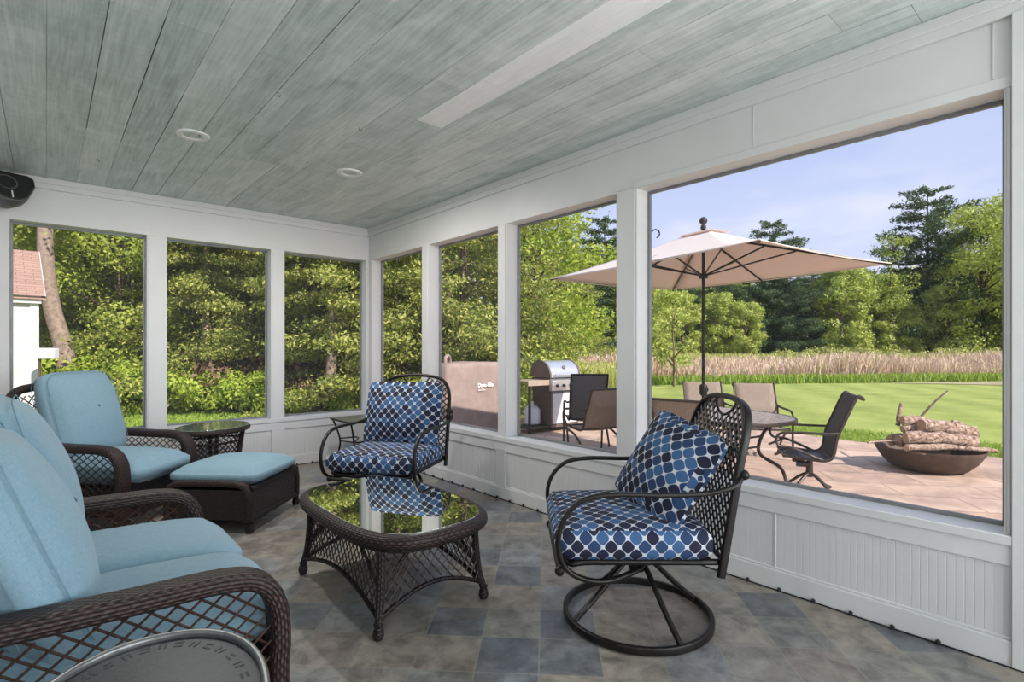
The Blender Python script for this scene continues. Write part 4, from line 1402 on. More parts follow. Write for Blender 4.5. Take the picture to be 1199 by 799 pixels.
for i, px in enumerate((640, 690, 735, 780, 820, 860, 905, 950, 1000, 1040, 1110, 1160, 1210, 1270, 1340)):
    place(f3, spot(px, 58 + (i * 37 % 5)), 0.80 + (i * 29 % 10) * 0.02, i * 1.1, 'broad mid green tree at the back, ' + near_what(px), 'broad mid green trees deep in the tree line')
place(f2, spot(1200, 52), 0.95, 2.0, 'tall bright green tree behind the right end of the tree line')
place(f2, spot(1122, 55), 0.80, 3.0, 'bright green tree just right of the tall layered pine')
place(f2, spot(1400, 50), 1.0, 4.0, 'tall bright green tree beyond the right end of the tree line')
p1 = conifer('white_pine', 'tall dark pine with layered boughs standing above the tree line', spot(1086, 50), 16.9, 8.6, 0.34, 'needle_dark', 7, None, irregular=0.9, droop=-0.02, whorls=15, low=0.06, nleaf=30000, leafr=0.38, up=0.12, blunt=0.38, thick=1.7)
g_p = 'dark pines in the far tree line'
LP = 'dark evergreen among the light trees of the far tree line'
for i, (px, d, s, rz) in enumerate(((905, 60, 0.95, 1.0), (878, 50, 0.60, 2.0), (925, 48, 0.54, 0.4), (952, 50, 0.52, 3.3), (905, 49, 0.56, 2.2), (1060, 54, 0.62, 4.1), (1100, 52, 0.62, 5.0), (708, 44, 0.74, 0.9), (730, 52, 0.72, 3.0), (690, 40, 0.55, 2.5), (835, 54, 0.56, 1.7), (1165, 56, 0.75, 2.9), (1240, 55, 0.9, 1.5), (1340, 56, 1.0, 0.6), (790, 54, 0.58, 5.9))):
    place(p1, spot(px, d), s, rz, 'dark evergreen in the far tree line, ' + near_what(px), g_p)
sp_ = deciduous('sparse_tree', 'thin tree with an airy crown left of the tall pine', spot(1046, 47), 11.5, 4.2, 26, 0.2, 'leaf_mid', 9, None, low=0.35, nleaf=1800, tr=0.12)
wl_ = deciduous('willow_sapling', 'slender sapling with drooping pale leaves on the edge of the lawn', spot(789, 21), 3.7, 2.3, 26, 0.13, 'leaf_light', 13, None, low=0.25, nleaf=2200, tr=0.05, bark='twig')

# low brush in front of the far trees
def bush(name, label, loc, h, wdt, size, mat, seed, group=None, nleaf=3500, nl=14, stems=7):
    rs = np.random.RandomState(seed)
    t = thing(name, label, 'bush', (loc[0], loc[1], G - 0.02), 0, group)
    lumps = []; br = []
    for k in range(nl):
        a = rs.rand() * 2 * PI; rr = wdt / 2 * rs.rand() ** 0.6 * 0.8
        z = h * (0.2 + 0.65 * rs.rand() * (1 - 0.4 * rr / (wdt / 2)))
        sz = h * (0.16 + 0.12 * rs.rand())
        lumps.append((rr * math.cos(a), rr * math.sin(a), z, sz * 1.2, sz * 1.2, sz))
        if k < stems: br.append(((0.05 * math.cos(a), 0.05 * math.sin(a), 0), (rr * math.cos(a), rr * math.sin(a), z), 0.018))
    P, d, S = lumps_leaves(lumps, nleaf, size, rs, 0.3)
    P[:, 2] = np.maximum(P[:, 2], 0.03)
    leaf_mesh('foliage', P, d, S, mat, t, seed=seed)
    mb = MB()
    for a, b, r_ in br:
        mb.tube(catmull([a, (Vector(a) + Vector(b)) / 2 + Vector((0, 0, 0.1)), b], 3), r_, 5)
    mb.build('stems', 'twig', t)
    return t
b1 = bush('meadow_bush', 'low yellow green brush along the far edge of the meadow', spot(700, 38), 1.9, 5.0, 0.17, 'brush_leaf', 21, 'brush along the far edge of the meadow', 4000)
rs = np.random.RandomState(5)
for i in range(22):
    px = 640 + i * 33 + rs.uniform(-10, 10)
    place(b1, spot(px, 42 + rs.uniform(-3, 2)), rs.uniform(0.6, 1.0), rs.uniform(0, 6), 'yellow green meadow brush, ' + near_what(px), 'brush along the far edge of the meadow')

# reeds: dry stalks as one uncountable stand
def blades(name, n, region, hgt, wid, mat, label, cat, seed, lean=0.25, clump=None):
    rs = np.random.RandomState(seed)
    xy = region(rs, n)
    n = len(xy)
    hh = hgt * rs.uniform(0.6, 1.15, n)
    if clump is not None:
        hh *= clump(xy)
    a = rs.uniform(0, 2 * PI, n)
    wv_ = np.stack([np.cos(a), np.sin(a), np.zeros(n)], 1) * (wid / 2)
    le = np.stack([rs.normal(0, lean, n), rs.normal(0, lean, n), np.ones(n)], 1) * hh[:, None]
    base = np.concatenate([xy, np.full((n, 1), G - 0.02)], 1)
    V = np.stack([base - wv_, base + wv_, base + le + wv_ * 0.4, base + le - wv_ * 0.4], 1).reshape(-1, 3)
    me = bpy.data.meshes.new(name)
    me.vertices.add(4 * n); me.vertices.foreach_set('co', V.astype(np.float32).ravel())
    me.loops.add(4 * n); me.loops.foreach_set('vertex_index', np.arange(4 * n, dtype=np.int32))
    me.polygons.add(n); me.polygons.foreach_set('loop_start', np.arange(0, 4 * n, 4, dtype=np.int32))
    me.update(calc_edges=True); me.materials.append(MATS[mat])
    o = bpy.data.objects.new(name, me); col.objects.link(o)
    return tag(o, label, cat, None, 'stuff')
def polar(px0, px1, d0, d1):
    def f_(rs, n):
        px = rs.uniform(px0, px1, n); d = d0 + (d1 - d0) * rs.rand(n) ** 1.3
        d = d + 0.006 * (px - 900)
        fw = np.array(FW[:2]); rt = np.array(RT[:2]); c_ = np.array(CAM[:2])
        return c_ + fw * d[:, None] + rt * ((px - 599.5) / FP * d)[:, None]
    return f_
def clumpf(xy):
    return np.array([0.75 + 0.8 * (mn.noise(Vector((x * 0.25, y * 0.25, 0))) + 0.3) for x, y in xy])
blades('dry_reeds', 60000, polar(560, 1500, 24.0, 40), 0.85, 0.05, 'reed_blade', 'tall pinkish tan dry reeds filling the meadow beyond the lawn', 'reeds', 31, 0.28, clumpf)
blades('meadow_weeds', 16000, polar(560, 1500, 22.6, 26), 0.36, 0.05, 'grass_blade', 'longer green grass where the lawn meets the reeds', 'grass', 32, 0.3)
blades('meadow_undergrowth', 22000, polar(560, 1500, 36, 44), 1.0, 0.09, 'brush_leaf', 'yellow green undergrowth behind the reeds', 'undergrowth', 33, 0.3)
blades('meadow_tall_grass', 16000, polar(585, 735, 15, 24), 0.9, 0.035, 'brush_leaf', 'tall straw and green grass behind the barbecue', 'grass', 34, 0.28)

# --- trees near the patio, seen through the right wall windows
t1 = deciduous('young_maple_tree', 'bright yellow green leafy tree right behind the barbecue grill', spot(628, 14.5), 6.6, 4.4, 70, 0.115, 'leaf_bright', 41, None, low=0.06, nleaf=20000, tr=0.09)
hm = conifer('hemlock_tree', 'dark spreading hemlock behind the covered grill', spot(540, 12.5), 8.0, 5.6, 0.105, 'needle_green', 43, None, irregular=0.5, droop=0.28, whorls=14, low=0.12, nleaf=42000, leafr=0.42)
# --- woods behind the back windows
g_h = 'hemlocks at the edge of the woods'
for px, d, s, rz, lab in ((468, 12.6, 0.95, 2.0, 'dark hemlock seen through the narrow window beside the corner'),
                     (395, 15.5, 0.95, 3.1, 'yellow green hemlock behind the bare trunk of the third back window'),
                     (322, 16.0, 1.0, 4.2, 'hemlock deeper in the woods, half hidden by the post of the third back window'),
                     (272, 14.5, 1.0, 5.3, 'dense hemlock at the right side of the second back window'),
                     (222, 15.5, 1.05, 0.6, 'dense hemlock at the left side of the second back window'),
                     (150, 17.0, 1.1, 1.4, 'hemlock behind the leafy trees of the first back window')):
    place(hm, spot(px, d), s, rz, lab, None)
h2 = conifer('hemlock_tree', 'hemlock with a bare pale trunk in the middle of the third back window', spot(386, 12.3), 8.2, 4.4, 0.105, 'needle_green', 91, None, irregular=0.5, droop=0.22, whorls=11, low=0.33, nleaf=22000, leafr=0.42, bark='pale_bark')
place(h2, spot(244, 13.4), 1.0, 2.0, 'hemlock with bare lower trunk in the second back window')
dt = deciduous('woodland_tree', 'green leafy tree at the right edge of the first back window', spot(150, 13.5), 7.0, 4.2, 70, 0.10, 'leaf_mid', 47, None, low=0.04, nleaf=32000, tr=0.09)
for px, d, s, rz, lab in ((100, 14.8, 1.1, 1.0, 'green leafy tree behind the bright bush by the shed'), (250, 16.8, 1.1, 2.0, 'green leafy tree deep behind the second back window'),
                          (30, 17.5, 1.3, 3.0, 'green leafy tree rising behind the shed roof'), (350, 17.5, 1.1, 4.4, 'green leafy tree deep behind the third back window'),
                          (440, 17.0, 1.1, 5.2, 'green leafy tree deep in the woods behind the corner post'), (505, 16.5, 1.1, 0.3, 'green leafy tree deep behind the covered grill'),
                          (570, 18, 1.05, 0.9, 'green leafy tree behind the hemlock at the covered grill')):
    place(dt, spot(px, d), s, rz, lab)
for i, (px, d, s) in enumerate(((-60, 20, 1.5), (20, 23, 1.6), (110, 22, 1.6), (200, 23, 1.6), (290, 22, 1.6), (380, 23, 1.6), (460, 22, 1.5), (540, 24, 1.5), (610, 27, 1.2), (-140, 18, 1.4), (660, 32, 1.1))):
    place(dt if i % 2 else hm, spot(px, d), s, i * 1.3, ('tall leafy tree' if i % 2 else 'tall hemlock') + ' deep in the woods behind the ' + ['shed', 'shed roof', 'first back window', 'second back window', 'post right of the second back window', 'third back window', 'corner window', 'covered grill', 'young maple', 'house wall at the left', 'barbecue'][i], 'leafy background trees' if i % 2 else 'evergreen background trees')
# big leaning pine trunk beside the shed
x, y = spot(60, 11.7)
t = thing('leaning_pine_trunk', 'thick bare leaning trunk rising beside the shed roof', 'tree', (x, y, G - 0.02))
trunk(t, [(0.33, 0, 0), (0.22, 0, 1.4), (-0.02, 0, 2.6), (-0.10, 0, 4.2), (0.0, 0, 7.5)], 0.21, 'pale_bark', r1=0.6)
g = conifer('temporary', 'x', (0, 0), 3.0, 3.0, 0.14, 'needle_green', 77, nleaf=4000, leafr=0.4)
for ch in kids(g):
    if ch.name.startswith('crown'):
        ch.parent = t; ch.location = (0.0, 0.2, 4.6)
    else:
        bpy.data.objects.remove(ch)
bpy.data.objects.remove(g)
# undergrowth
bb = bush('bright_bush', 'bright yellow green bush beside the white shed', spot(82, 12.2), 1.6, 2.3, 0.11, 'leaf_bright', 51, None, 6000, 22)
ub = bush('green_undergrowth_bush', 'low green bush at the wood edge behind the second back window, left', spot(215, 12.6), 1.1, 2.2, 0.10, 'ground_leaf', 53, None, 4200, 20)
for px, d, s, lab in ((262, 12.4, 1.0, 'low green bush at the wood edge behind the second back window, middle'), (305, 12.6, 0.9, 'low green bush at the wood edge behind the second back window, right'),
                      (150, 12.3, 1.15, 'low green bush at the wood edge behind the first back window'), (345, 12.2, 0.6, 'small bright bush behind the third back window, left'),
                      (405, 12.0, 0.55, 'small bright bush behind the third back window, right'), (120, 13.0, 1.5, 'tall green bush behind the first back window'),
                      (470, 11.5, 0.8, 'low green bush behind the window beside the corner'), (545, 10.8, 0.75, 'low green bush behind the covered grill'), (600, 12.5, 1.0, 'low green bush left of the barbecue grill')):
    place(ub, spot(px, d), s, px * 0.1, lab)
db = bush('dry_brush', 'tangle of brown dry brush behind the third back window', spot(378, 12.9), 1.0, 2.4, 0.09, 'dead_leaf', 57, None, 2600, 16, 12)
for px, d, s, lab in ((240, 13.6, 1.6, 'tangle of brown dry brush behind the second back window'), (300, 13.8, 1.7, 'brown dry brush beside the post of the third back window'), (142, 13.2, 1.2, 'brown dry brush behind the first back window')):
    place(db, spot(px, d), s, px * 0.3, lab)
# thin bare saplings
rs = np.random.RandomState(8)
proto = None
for i in range(26):
    px = rs.choice([rs.uniform(60, 165), rs.uniform(200, 315), rs.uniform(330, 430), rs.uniform(450, 600)])
    x, y = spot(px, rs.uniform(12.6, 15.0))
    if proto is None:
        mb = MB(); mb.tube(catmull([(0, 0, 0), (0.08, 0.02, 1.3), (-0.05, 0.05, 2.8), (0.1, 0, 4.6)], 4), 0.03, 6, scale=[1 - 0.6 * k / 12 for k in range(13)])
        for k in range(6):
            a = k * 2.1; z = 0.9 + k * 0.5
            mb.tube([(0, 0, z), (0.4 * math.cos(a), 0.4 * math.sin(a), z + 0.35), (0.7 * math.cos(a), 0.7 * math.sin(a), z + 0.5)], 0.01, 4)
        proto = mb.build('bare_sapling', 'twig'); o = proto
        tag(o, 'thin bare brown sapling at the edge of the woods', 'sapling', 'bare saplings at the edge of the woods')
    else:
        o = proto.copy(); col.objects.link(o)
    for lo_, hi_, wn_ in ((0, 185, 'first back window'), (185, 322, 'second back window'), (322, 438, 'third back window'), (438, 505, 'corner window'), (505, 620, 'window of the covered grill')):
        if lo_ <= px < hi_:
            o['label'] = 'thin bare sapling, ' + ['left edge', 'left half', 'middle', 'right half', 'right edge'][min(4, int((px - lo_) / (hi_ - lo_) * 5))] + ' of the ' + wn_
    s = rs.uniform(0.6, 1.3)
    o.location = (x, y, G - 0.03); o.scale = (s * rs.uniform(0.8, 1.5), s, s); o.rotation_euler = (rs.normal(0, 0.08), rs.normal(0, 0.08), rs.uniform(0, 6))
def rect(x0, x1, y0, y1):
    return lambda rs, n: np.stack([rs.uniform(x0, x1, n), rs.uniform(y0, y1, n)], 1)
blades('ground_cover', 14000, rect(-5, 4.5, 8.4, 10.4), 0.22, 0.045, 'ground_leaf', 'bright green ground cover along the edge of the woods', 'ground cover', 61, 0.5)
blades('lawn_blades', 26000, rect(-5, 4.0, 4.5, 8.8), 0.06, 0.02, 'grass_blade', 'short lawn grass behind the back windows', 'grass', 62, 0.5)
blades('lawn_edge_grass', 5000, lambda rs, n: np.stack([6.95 + rs.rand(n) * 1.2, rs.uniform(-6.5, -1.0, n)], 1), 0.07, 0.012, 'grass_blade', 'short lawn grass along the edge of the patio', 'grass', 63, 0.5)

# ================================================================== shed
xs, ys = spot(44, 10.3)
t = thing('garden_shed', 'white sided garden shed with a reddish shingle roof at the far left', 'shed', (xs, ys, G), R(4))
# local: right end wall at x=0, front face y=0 towards the porch
g = MB(); g.box(-3.0, 0, 0, 2.6, 0, 2.38); g.build('siding_wall', 'siding_white', t)
g = MB(); g.box(-0.11, 0.012, -0.02, 0.0, 0, 2.36); g.box(0.0, 0.02, -0.02, 0.10, 0, 2.36); g.build('corner_board', 'white_paint', t, bevel=0.004)
g = MB(); g.box(-3.1, 0.05, -0.10, -0.02, 2.36, 2.50); g.build('fascia', 'white_paint', t, bevel=0.004)
rf = MB()
vs = [(-3.15, -0.16, 2.50), (0.10, -0.16, 2.50), (0.10, 1.3, 3.55), (-3.15, 1.3, 3.55), (0.10, 2.76, 2.50), (-3.15, 2.76, 2.50)]
rf.add(vs, [(0, 1, 2, 3), (3, 2, 4, 5)], [[(0, 0), (3.25, 0), (3.25, 1.8), (0, 1.8)], [(0, 0), (3.25, 0), (3.25, 1.8), (0, 1.8)]])
rf.add([(p[0], p[1], p[2] - 0.06) for p in vs], [(3, 2, 1, 0), (5, 4, 2, 3)])
rf.build('roof', 'shingles', t)
g = MB(); g.add([(0, 0, 2.38), (0, 2.6, 2.38), (0, 1.3, 3.45)], [(0, 1, 2)]); g.add([(0.09, -0.16, 2.42), (0.11, -0.16, 2.42), (0.11, 1.3, 3.47), (0.09, 1.3, 3.47), (0.09, -0.16, 2.5), (0.11, -0.16, 2.5), (0.11, 1.3, 3.55), (0.09, 1.3, 3.55)], [(0, 1, 2, 3), (4, 7, 6, 5), (1, 5, 6, 2), (0, 3, 7, 4)]); g.build('gable', 'white_paint', t)
x, y = spot(55, 9.9)
t = thing('white_nest_box', 'small white board box on a thin brown post in front of the shed', 'box', (x, y, G), R(-30))
g = MB(); g.box(-0.16, 0.16, -0.07, 0.07, 1.30, 1.50); g.build('box', 'white_enamel', t, bevel=0.008)
g = MB(); g.box(-0.135, -0.105, -0.02, 0.02, 0, 1.30); g.build('post', 'bark', t)

# ================================================================== UMBRELLA
UC = Vector((2.93, -2.78))
t = thing('patio_umbrella', 'beige rectangular market umbrella over the patio dining table', 'umbrella', (UC.x, UC.y, G), R(-9.4))
hx_, hy_, zr, za = 1.17, 1.49, 2.41, 2.90
def canopy(mb, x0, y0, z0, x1, y1, z1, n=10, sag=0.05):
    """four trapezoid panels between inner rectangle (x0,y0,z0) and outer (x1,y1,z1)"""
    def corners(x, y): return [(-x, -y), (x, -y), (x, y), (-x, y)]
    ci, co = corners(x0, y0), corners(x1, y1)
    for k in range(4):
        a0, a1 = Vector(ci[k]), Vector(ci[(k + 1) % 4]); b0, b1 = Vector(co[k]), Vector(co[(k + 1) % 4])
        vs = []
        for i in range(n + 1):
            v_ = i / n
            for j in range(n + 1):
                u = j / n
                p = (a0.lerp(a1, u)).lerp(b0.lerp(b1, u), v_)
                z = z0 + (z1 - z0) * v_ - sag * 4 * u * (1 - u) * v_ * (0.5 if v_ < 1 else 0.25) * 0.7 - 0.02 * math.sin(PI * v_)
                vs.append((p.x, p.y, z))
        mb.add(vs, [(i * (n + 1) + j, (i + 1) * (n + 1) + j, (i + 1) * (n + 1) + j + 1, i * (n + 1) + j + 1) for i in range(n) for j in range(n)])
g = MB(); canopy(g, 0.10, 0.16, 2.86, hx_, hy_, zr); cn = g.build('canopy', 'canopy_cloth', t)
sm = cn.modifiers.new('solid', 'SOLIDIFY'); sm.thickness = 0.003
g = MB(); canopy(g, 0.01, 0.01, 2.90, 0.17, 0.25, 2.862, 4, 0.006); g.build('vent_cap', 'canopy_cloth', cn)
g = MB()
rimp = [(-hx_, -hy_, zr), (hx_, -hy_, zr), (hx_, hy_, zr), (-hx_, hy_, zr)]
for k in range(4):
    a, b = Vector(rimp[k]), Vector(rimp[(k + 1) % 4])
    g.tube([a.lerp(b, j / 10) - Vector((0, 0, 0.025 * math.sin(PI * j / 10))) for j in range(11)], 0.006, 6)
g.build('hem', 'canopy_cloth', cn)
g = MB(); g.tube([(0, 0, 0.0), (0, 0, 2.93)], 0.019, 12); g.build('pole', 'dark_metal', t)
g = MB(); g.lathe([(0.03, 0), (0.034, 0.01), (0.030, 0.04), (0.022, 0.045), (0.022, 0.06)], 12, T(0, 0, 2.92)); g.ball((0, 0, 3.02), 0.047); g.build('finial', 'bronze_metal', t)
g = MB(); g.lathe([(0.026, 0), (0.045, 0.02), (0.045, 0.12), (0.03, 0.14)], 12, T(0, 0, 0.93)); g.box(0.03, 0.075, -0.015, 0.015, 0.98, 1.03); g.build('crank_housing', 'dark_metal', t)
g = MB(); g.lathe([(0.05, 0), (0.055, 0.03), (0.03, 0.06)], 12, T(0, 0, 2.33)); g.build('runner_hub', 'dark_metal', t)
g = MB(); g.lathe([(0.26, 0), (0.27, 0.02), (0.24, 0.05), (0.06, 0.09), (0.035, 0.35)], 28); g.build('base', 'dark_metal', t)
ends = [(-hx_, -hy_), (hx_, -hy_), (hx_, hy_), (-hx_, hy_), (0, -hy_), (hx_, 0), (0, hy_), (-hx_, 0)]
for ex, ey in ends:
    r_ = MB()
    A0 = Vector((0, 0, 2.84)); E = Vector((ex, ey, zr - (0.03 if ex * ey == 0 else 0.015)))
    r_.sweep([A0, E], rrect(0.016, 0.022, 0.004)); ro = r_.build('rib', 'dark_metal', t)
    r_ = MB(); M0 = A0.lerp(E, 0.52) - Vector((0, 0, 0.012))
    r_.sweep([(0, 0, 2.36), M0], rrect(0.014, 0.018, 0.004)); r_.build('strut', 'dark_metal', ro)

# ================================================================== DINING TABLE
TZ2 = 0.74
t = thing('patio_dining_table', 'oval patio dining table with mottled top and dark bronze legs', 'table', (UC.x, UC.y, G), R(-9.4))
g = MB(); g.prism(superell(0.645, 1.01, 2.5, 80), TZ2 - 0.018, TZ2 - 0.004); g.build('table_top', 'mottled_glass', t)
g = MB(); g.sweep([(x, y, TZ2 - 0.022) for x, y in superell(0.655, 1.02, 2.5, 80)], rrect(0.025, 0.045, 0.008), closed=True); g.build('table_rim', 'bronze_metal', t)
g = MB(); g.lathe([(0.045, -0.002), (0.05, 0.004), (0.03, 0.008), (0.022, 0.008)], 16, T(0, 0, TZ2 - 0.004), cap=False); g.build('umbrella_ring', 'dark_metal', t)
for sx in (-1, 1):
    for sy in (-1, 1):
        g = MB(); g.tube(catmull([(sx * 0.38, sy * 0.66, TZ2 - 0.04), (sx * 0.31, sy * 0.55, 0.50), (sx * 0.30, sy * 0.53, 0.30), (sx * 0.42, sy * 0.70, 0.16), (sx * 0.45, sy * 0.76, 0.0)], 6), 0.019, 8); g.build('leg', 'bronze_metal', t)
g = MB()
for sy in (-1, 1):
    g.tube([(-0.30, sy * 0.53, 0.38), (0.30, sy * 0.53, 0.38)], 0.012, 8)
    g.tube([(-0.31, sy * 0.55, 0.50), (0.31, sy * 0.55, 0.50)], 0.012, 8)
g.tube([(0, -0.53, 0.38), (0, 0.53, 0.38)], 0.012, 8)
g.build('stretcher', 'bronze_metal', t)
o = MB().box(-0.012, 0.012, -0.004, 0.004, 0.26, 0.36).build('white_tag', 'lettering_white', t); o.location = (-0.30, -0.55, -0.06)

# ================================================================== SLING CHAIRS (facing local -Y)
def sling_chair(label, loc, rz, mat='tan_sling', frame='bronze_metal', swivel=False, h=1.0, rail=True, group=None, w=0.56, roll=False):
    t = thing('sling_patio_chair', label, 'chair', (loc[0], loc[1], G), R(rz), group)
    hw_ = w / 2
    prof = [(0.36, h + 0.0), (0.345, h - 0.035), (0.27, h - 0.22), (0.20, 0.62), (0.165, 0.44), (0.10, 0.385), (-0.05, 0.39), (-0.20, 0.41), (-0.27, 0.41)]
    if roll:
        prof = [(0.42, h - 0.02), (0.40, h + 0.005), (0.36, h - 0.01)] + prof[2:]
    cp = catmull([(0, y, z) for y, z in prof], 5)
    for s_ in (-1, 1):
        g = MB(); g.sweep([(s_ * hw_, p.y, p.z) for p in cp], rrect(0.022, 0.030, 0.008), side=(1, 0, 0)); g.build('side_rail', frame, t)
    vs = []; fs = []; uv = []
    nx_ = 6; L = 0
    for i, p in enumerate(cp):
        for j in range(nx_ + 1):
            u = j / nx_
            vs.append((-hw_ + w * u, p.y - 0.0, p.z - 0.02 * math.sin(PI * u) * (1 if p.y < 0.15 else 0) ))
    for i in range(len(cp) - 1):
        for j in range(nx_):
            a = i * (nx_ + 1) + j
            fs.append((a, a + 1, a + nx_ + 2, a + nx_ + 1))
            uv.append([(vs[k][0], vs[k][1] + vs[k][2]) for k in fs[-1]])
    g = MB().add(vs, fs, uv); so = g.build('sling', mat, t); sm_ = so.modifiers.new('solid', 'SOLIDIFY'); sm_.thickness = 0.006; sm_.offset = 0
    g = MB()
    g.tube([(-hw_, prof[0][0], prof[0][1]), (hw_, prof[0][0], prof[0][1])], 0.014, 8)
    g.tube([(-hw_, -0.27, 0.405), (hw_, -0.27, 0.405)], 0.012, 8)
    g.tube([(-hw_, 0.15, 0.40), (hw_, 0.15, 0.40)], 0.010, 8)
    g.build('cross_bar', frame, t)
    for s_ in (-1, 1):
        X = s_ * (hw_ + 0.03)
        if swivel:
            g = MB(); g.tube(catmull([(s_ * hw_, 0.215, 0.66), (X, 0.10, 0.655), (X, -0.15, 0.655), (X, -0.30, 0.64), (X, -0.345, 0.575), (X, -0.31, 0.51), (X, -0.2, 0.50), (X, -0.05, 0.44), (s_ * hw_, 0.08, 0.385)], 6), 0.013, 8)
            g.tube(catmull([(X, -0.20, 0.50), (X, -0.30, 0.45), (X, -0.36, 0.42)], 4), 0.012, 8)
            g.build('arm', frame, t)
        else:
            g = MB(); g.tube(catmull([(s_ * hw_, 0.225, 0.68), (X, 0.10, 0.66), (X, -0.15, 0.655), (X, -0.27, 0.63), (X, -0.30, 0.55), (X, -0.285, 0.35), (X, -0.30, 0.0)], 6), 0.015, 8); g.build('front_leg', frame, t)
            g = MB(); g.tube(catmull([(X, -0.285, 0.37), (X, -0.05, 0.33), (X, 0.12, 0.22), (X, 0.30, 0.0)], 6), 0.015, 8); g.build('rear_leg', frame, t)
    if swivel:
        g = MB(); g.lathe([(0.03, 0.16), (0.035, 0.18), (0.03, 0.34), (0.05, 0.35), (0.05, 0.37)], 14); g.box(-0.15, 0.15, -0.12, 0.12, 0.365, 0.38); g.tube([(-0.12, -0.14, 0.31), (-0.12, -0.03, 0.31)], 0.03, 10); g.tube([(0.12, -0.14, 0.31), (0.12, -0.03, 0.31)], 0.03, 10); g.build('swivel_post', frame, t)
        for k in range(4):
            an = R(45 + 90 * k); c_, s_ = math.cos(an), math.sin(an)
            g = MB(); g.tube(catmull([(0.02 * c_, 0.02 * s_, 0.20), (0.12 * c_, 0.12 * s_, 0.14), (0.24 * c_, 0.24 * s_, 0.05), (0.33 * c_, 0.33 * s_, 0.015)], 5), 0.015, 8); g.build('base_leg', frame, t)
    return t
sling_chair('dark sling swivel chair at the right end of the dining table', (3.02, -3.92), -152, 'charcoal_sling', 'bronze_metal', True, 1.02, roll=True)
sling_chair('tan sling chair on the far side of the table, left of the two facing us', (4.34, -2.08), -47, 'tan_sling', 'bronze_metal', h=0.97, roll=True)
sling_chair('tan sling chair on the far side of the table, right of the two facing us', (4.52, -2.77), -50, 'tan_sling', 'bronze_metal', h=0.97, roll=True)
sling_chair('tan sling chair with its back to the porch at the near side of the table', (2.18, -3.05), 98, 'tan_sling', 'bronze_metal', h=0.97, w=0.58)
sling_chair('brown sling chair with its back to us, right of the grey chair by the grill', (2.80, -1.22), 165, 'tan_sling', 'bronze_metal', h=0.95, w=0.6)
sling_chair('dark grey high backed sling chair standing in front of the barbecue', (3.42, -0.52), 140, 'grey_sling', 'dark_metal', h=1.10, w=0.56)

# ================================================================== GRILL
t = thing('barbecue_grill', 'gas barbecue grill with silver lid and white cabinet on the patio', 'grill', (4.15, 0.85, G), R(-4))
# local facing -Y, body x -0.32..0.32
g = MB(); g.box(-0.31, 0.31, -0.24, 0.24, 0.12, 0.72); g.build('cabinet', 'grey_blue_panel', t, bevel=0.006)
g = MB(); g.box(-0.30, -0.003, -0.262, -0.24, 0.14, 0.68); g.build('door', 'white_enamel', t, bevel=0.006)
g = MB(); g.box(0.003, 0.30, -0.262, -0.24, 0.14, 0.68); g.build('door', 'white_enamel', t, bevel=0.006)
for s_ in (-1, 1):
    g = MB(); g.box(s_ * 0.315 - 0.02, s_ * 0.315 + 0.02, -0.26, 0.26, 0.08, 0.74); g.build('side_post', 'grill_brown', t, bevel=0.004)
g = MB(); g.box(-0.33, 0.33, -0.27, 0.26, 0.08, 0.13); g.build('bottom_tray', 'grill_brown', t, bevel=0.005)
g = MB(); g.prism([(-0.30, 0.74), (-0.33, 0.92), (-0.25, 0.94), (-0.22, 0.72)], -0.36, 0.36, Matrix(((0, 0, 1, 0), (1, 0, 0, 0), (0, 1, 0, 0), (0, 0, 0, 1)))); cp_ = g.build('control_panel', 'stainless', t, bevel=0.005)
for kx in (-0.24, -0.08, 0.08, 0.24):
    g = MB(); g.lathe([(0.030, 0), (0.030, 0.018), (0.022, 0.032), (0.001, 0.034)], 16, T(kx, -0.315, 0.83) @ RX(90)); g.build('knob', 'black_plastic', cp_)
g = MB(); g.box(-0.36, 0.36, -0.25, 0.26, 0.72, 0.96); g.build('firebox', 'grill_brown', t, bevel=0.006)
lidp = [(-0.27, 0.97), (-0.26, 1.06), (-0.20, 1.17), (-0.08, 1.25), (0.06, 1.27), (0.18, 1.23), (0.25, 1.13), (0.27, 0.97)]
SW_ = Matrix(((0, 0, 1, 0), (1, 0, 0, 0), (0, 1, 0, 0), (0, 0, 0, 1)))
lp = [(p.x, p.y) for p in catmull([(a, b, 0) for a, b in lidp], 4)]
g = MB(); g.prism(lp, -0.34, 0.34, SW_); lid = g.build('lid', 'stainless', t)
for s_ in (-1, 1):
    g = MB(); g.prism([(a * 1.03, 0.97 + (b - 0.97) * 1.03) for a, b in lp], s_ * 0.355 - 0.018, s_ * 0.355 + 0.018, SW_); g.build('end_cap', 'grill_brown', lid)
g = MB(); g.tube([(-0.28, -0.32, 1.02), (0.28, -0.32, 1.02)], 0.014, 8)
for s_ in (-1, 1): g.tube([(s_ * 0.24, -0.32, 1.02), (s_ * 0.24, -0.25, 1.03)], 0.010, 8)
g.build('lid_handle', 'stainless', lid)
g = MB(); g.lathe([(0.035, 0), (0.035, 0.01), (0.028, 0.014)], 18, T(0, -0.225, 1.15) @ RX(65)); g.build('thermometer', 'grill_brown', lid)
g = MB(); g.box(-0.86, -0.37, -0.24, 0.22, 0.90, 0.93); g.box(-0.86, -0.37, -0.26, -0.24, 0.84, 0.935); g.build('side_shelf', 'shelf_tan', t, bevel=0.006)
g = MB(); g.box(0.37, 0.80, -0.24, 0.22, 0.90, 0.93); g.build('side_shelf', 'shelf_tan', t, bevel=0.006)
for y_ in (-0.2, 0.2):
    g = MB(); g.box(-0.80, -0.765, y_ - 0.018, y_ + 0.018, 0.06, 0.90); g.build('shelf_leg', 'black_plastic', t)
g = MB(); g.box(-0.82, -0.33, -0.22, 0.22, 0.09, 0.115); g.build('lower_shelf', 'black_plastic', t)
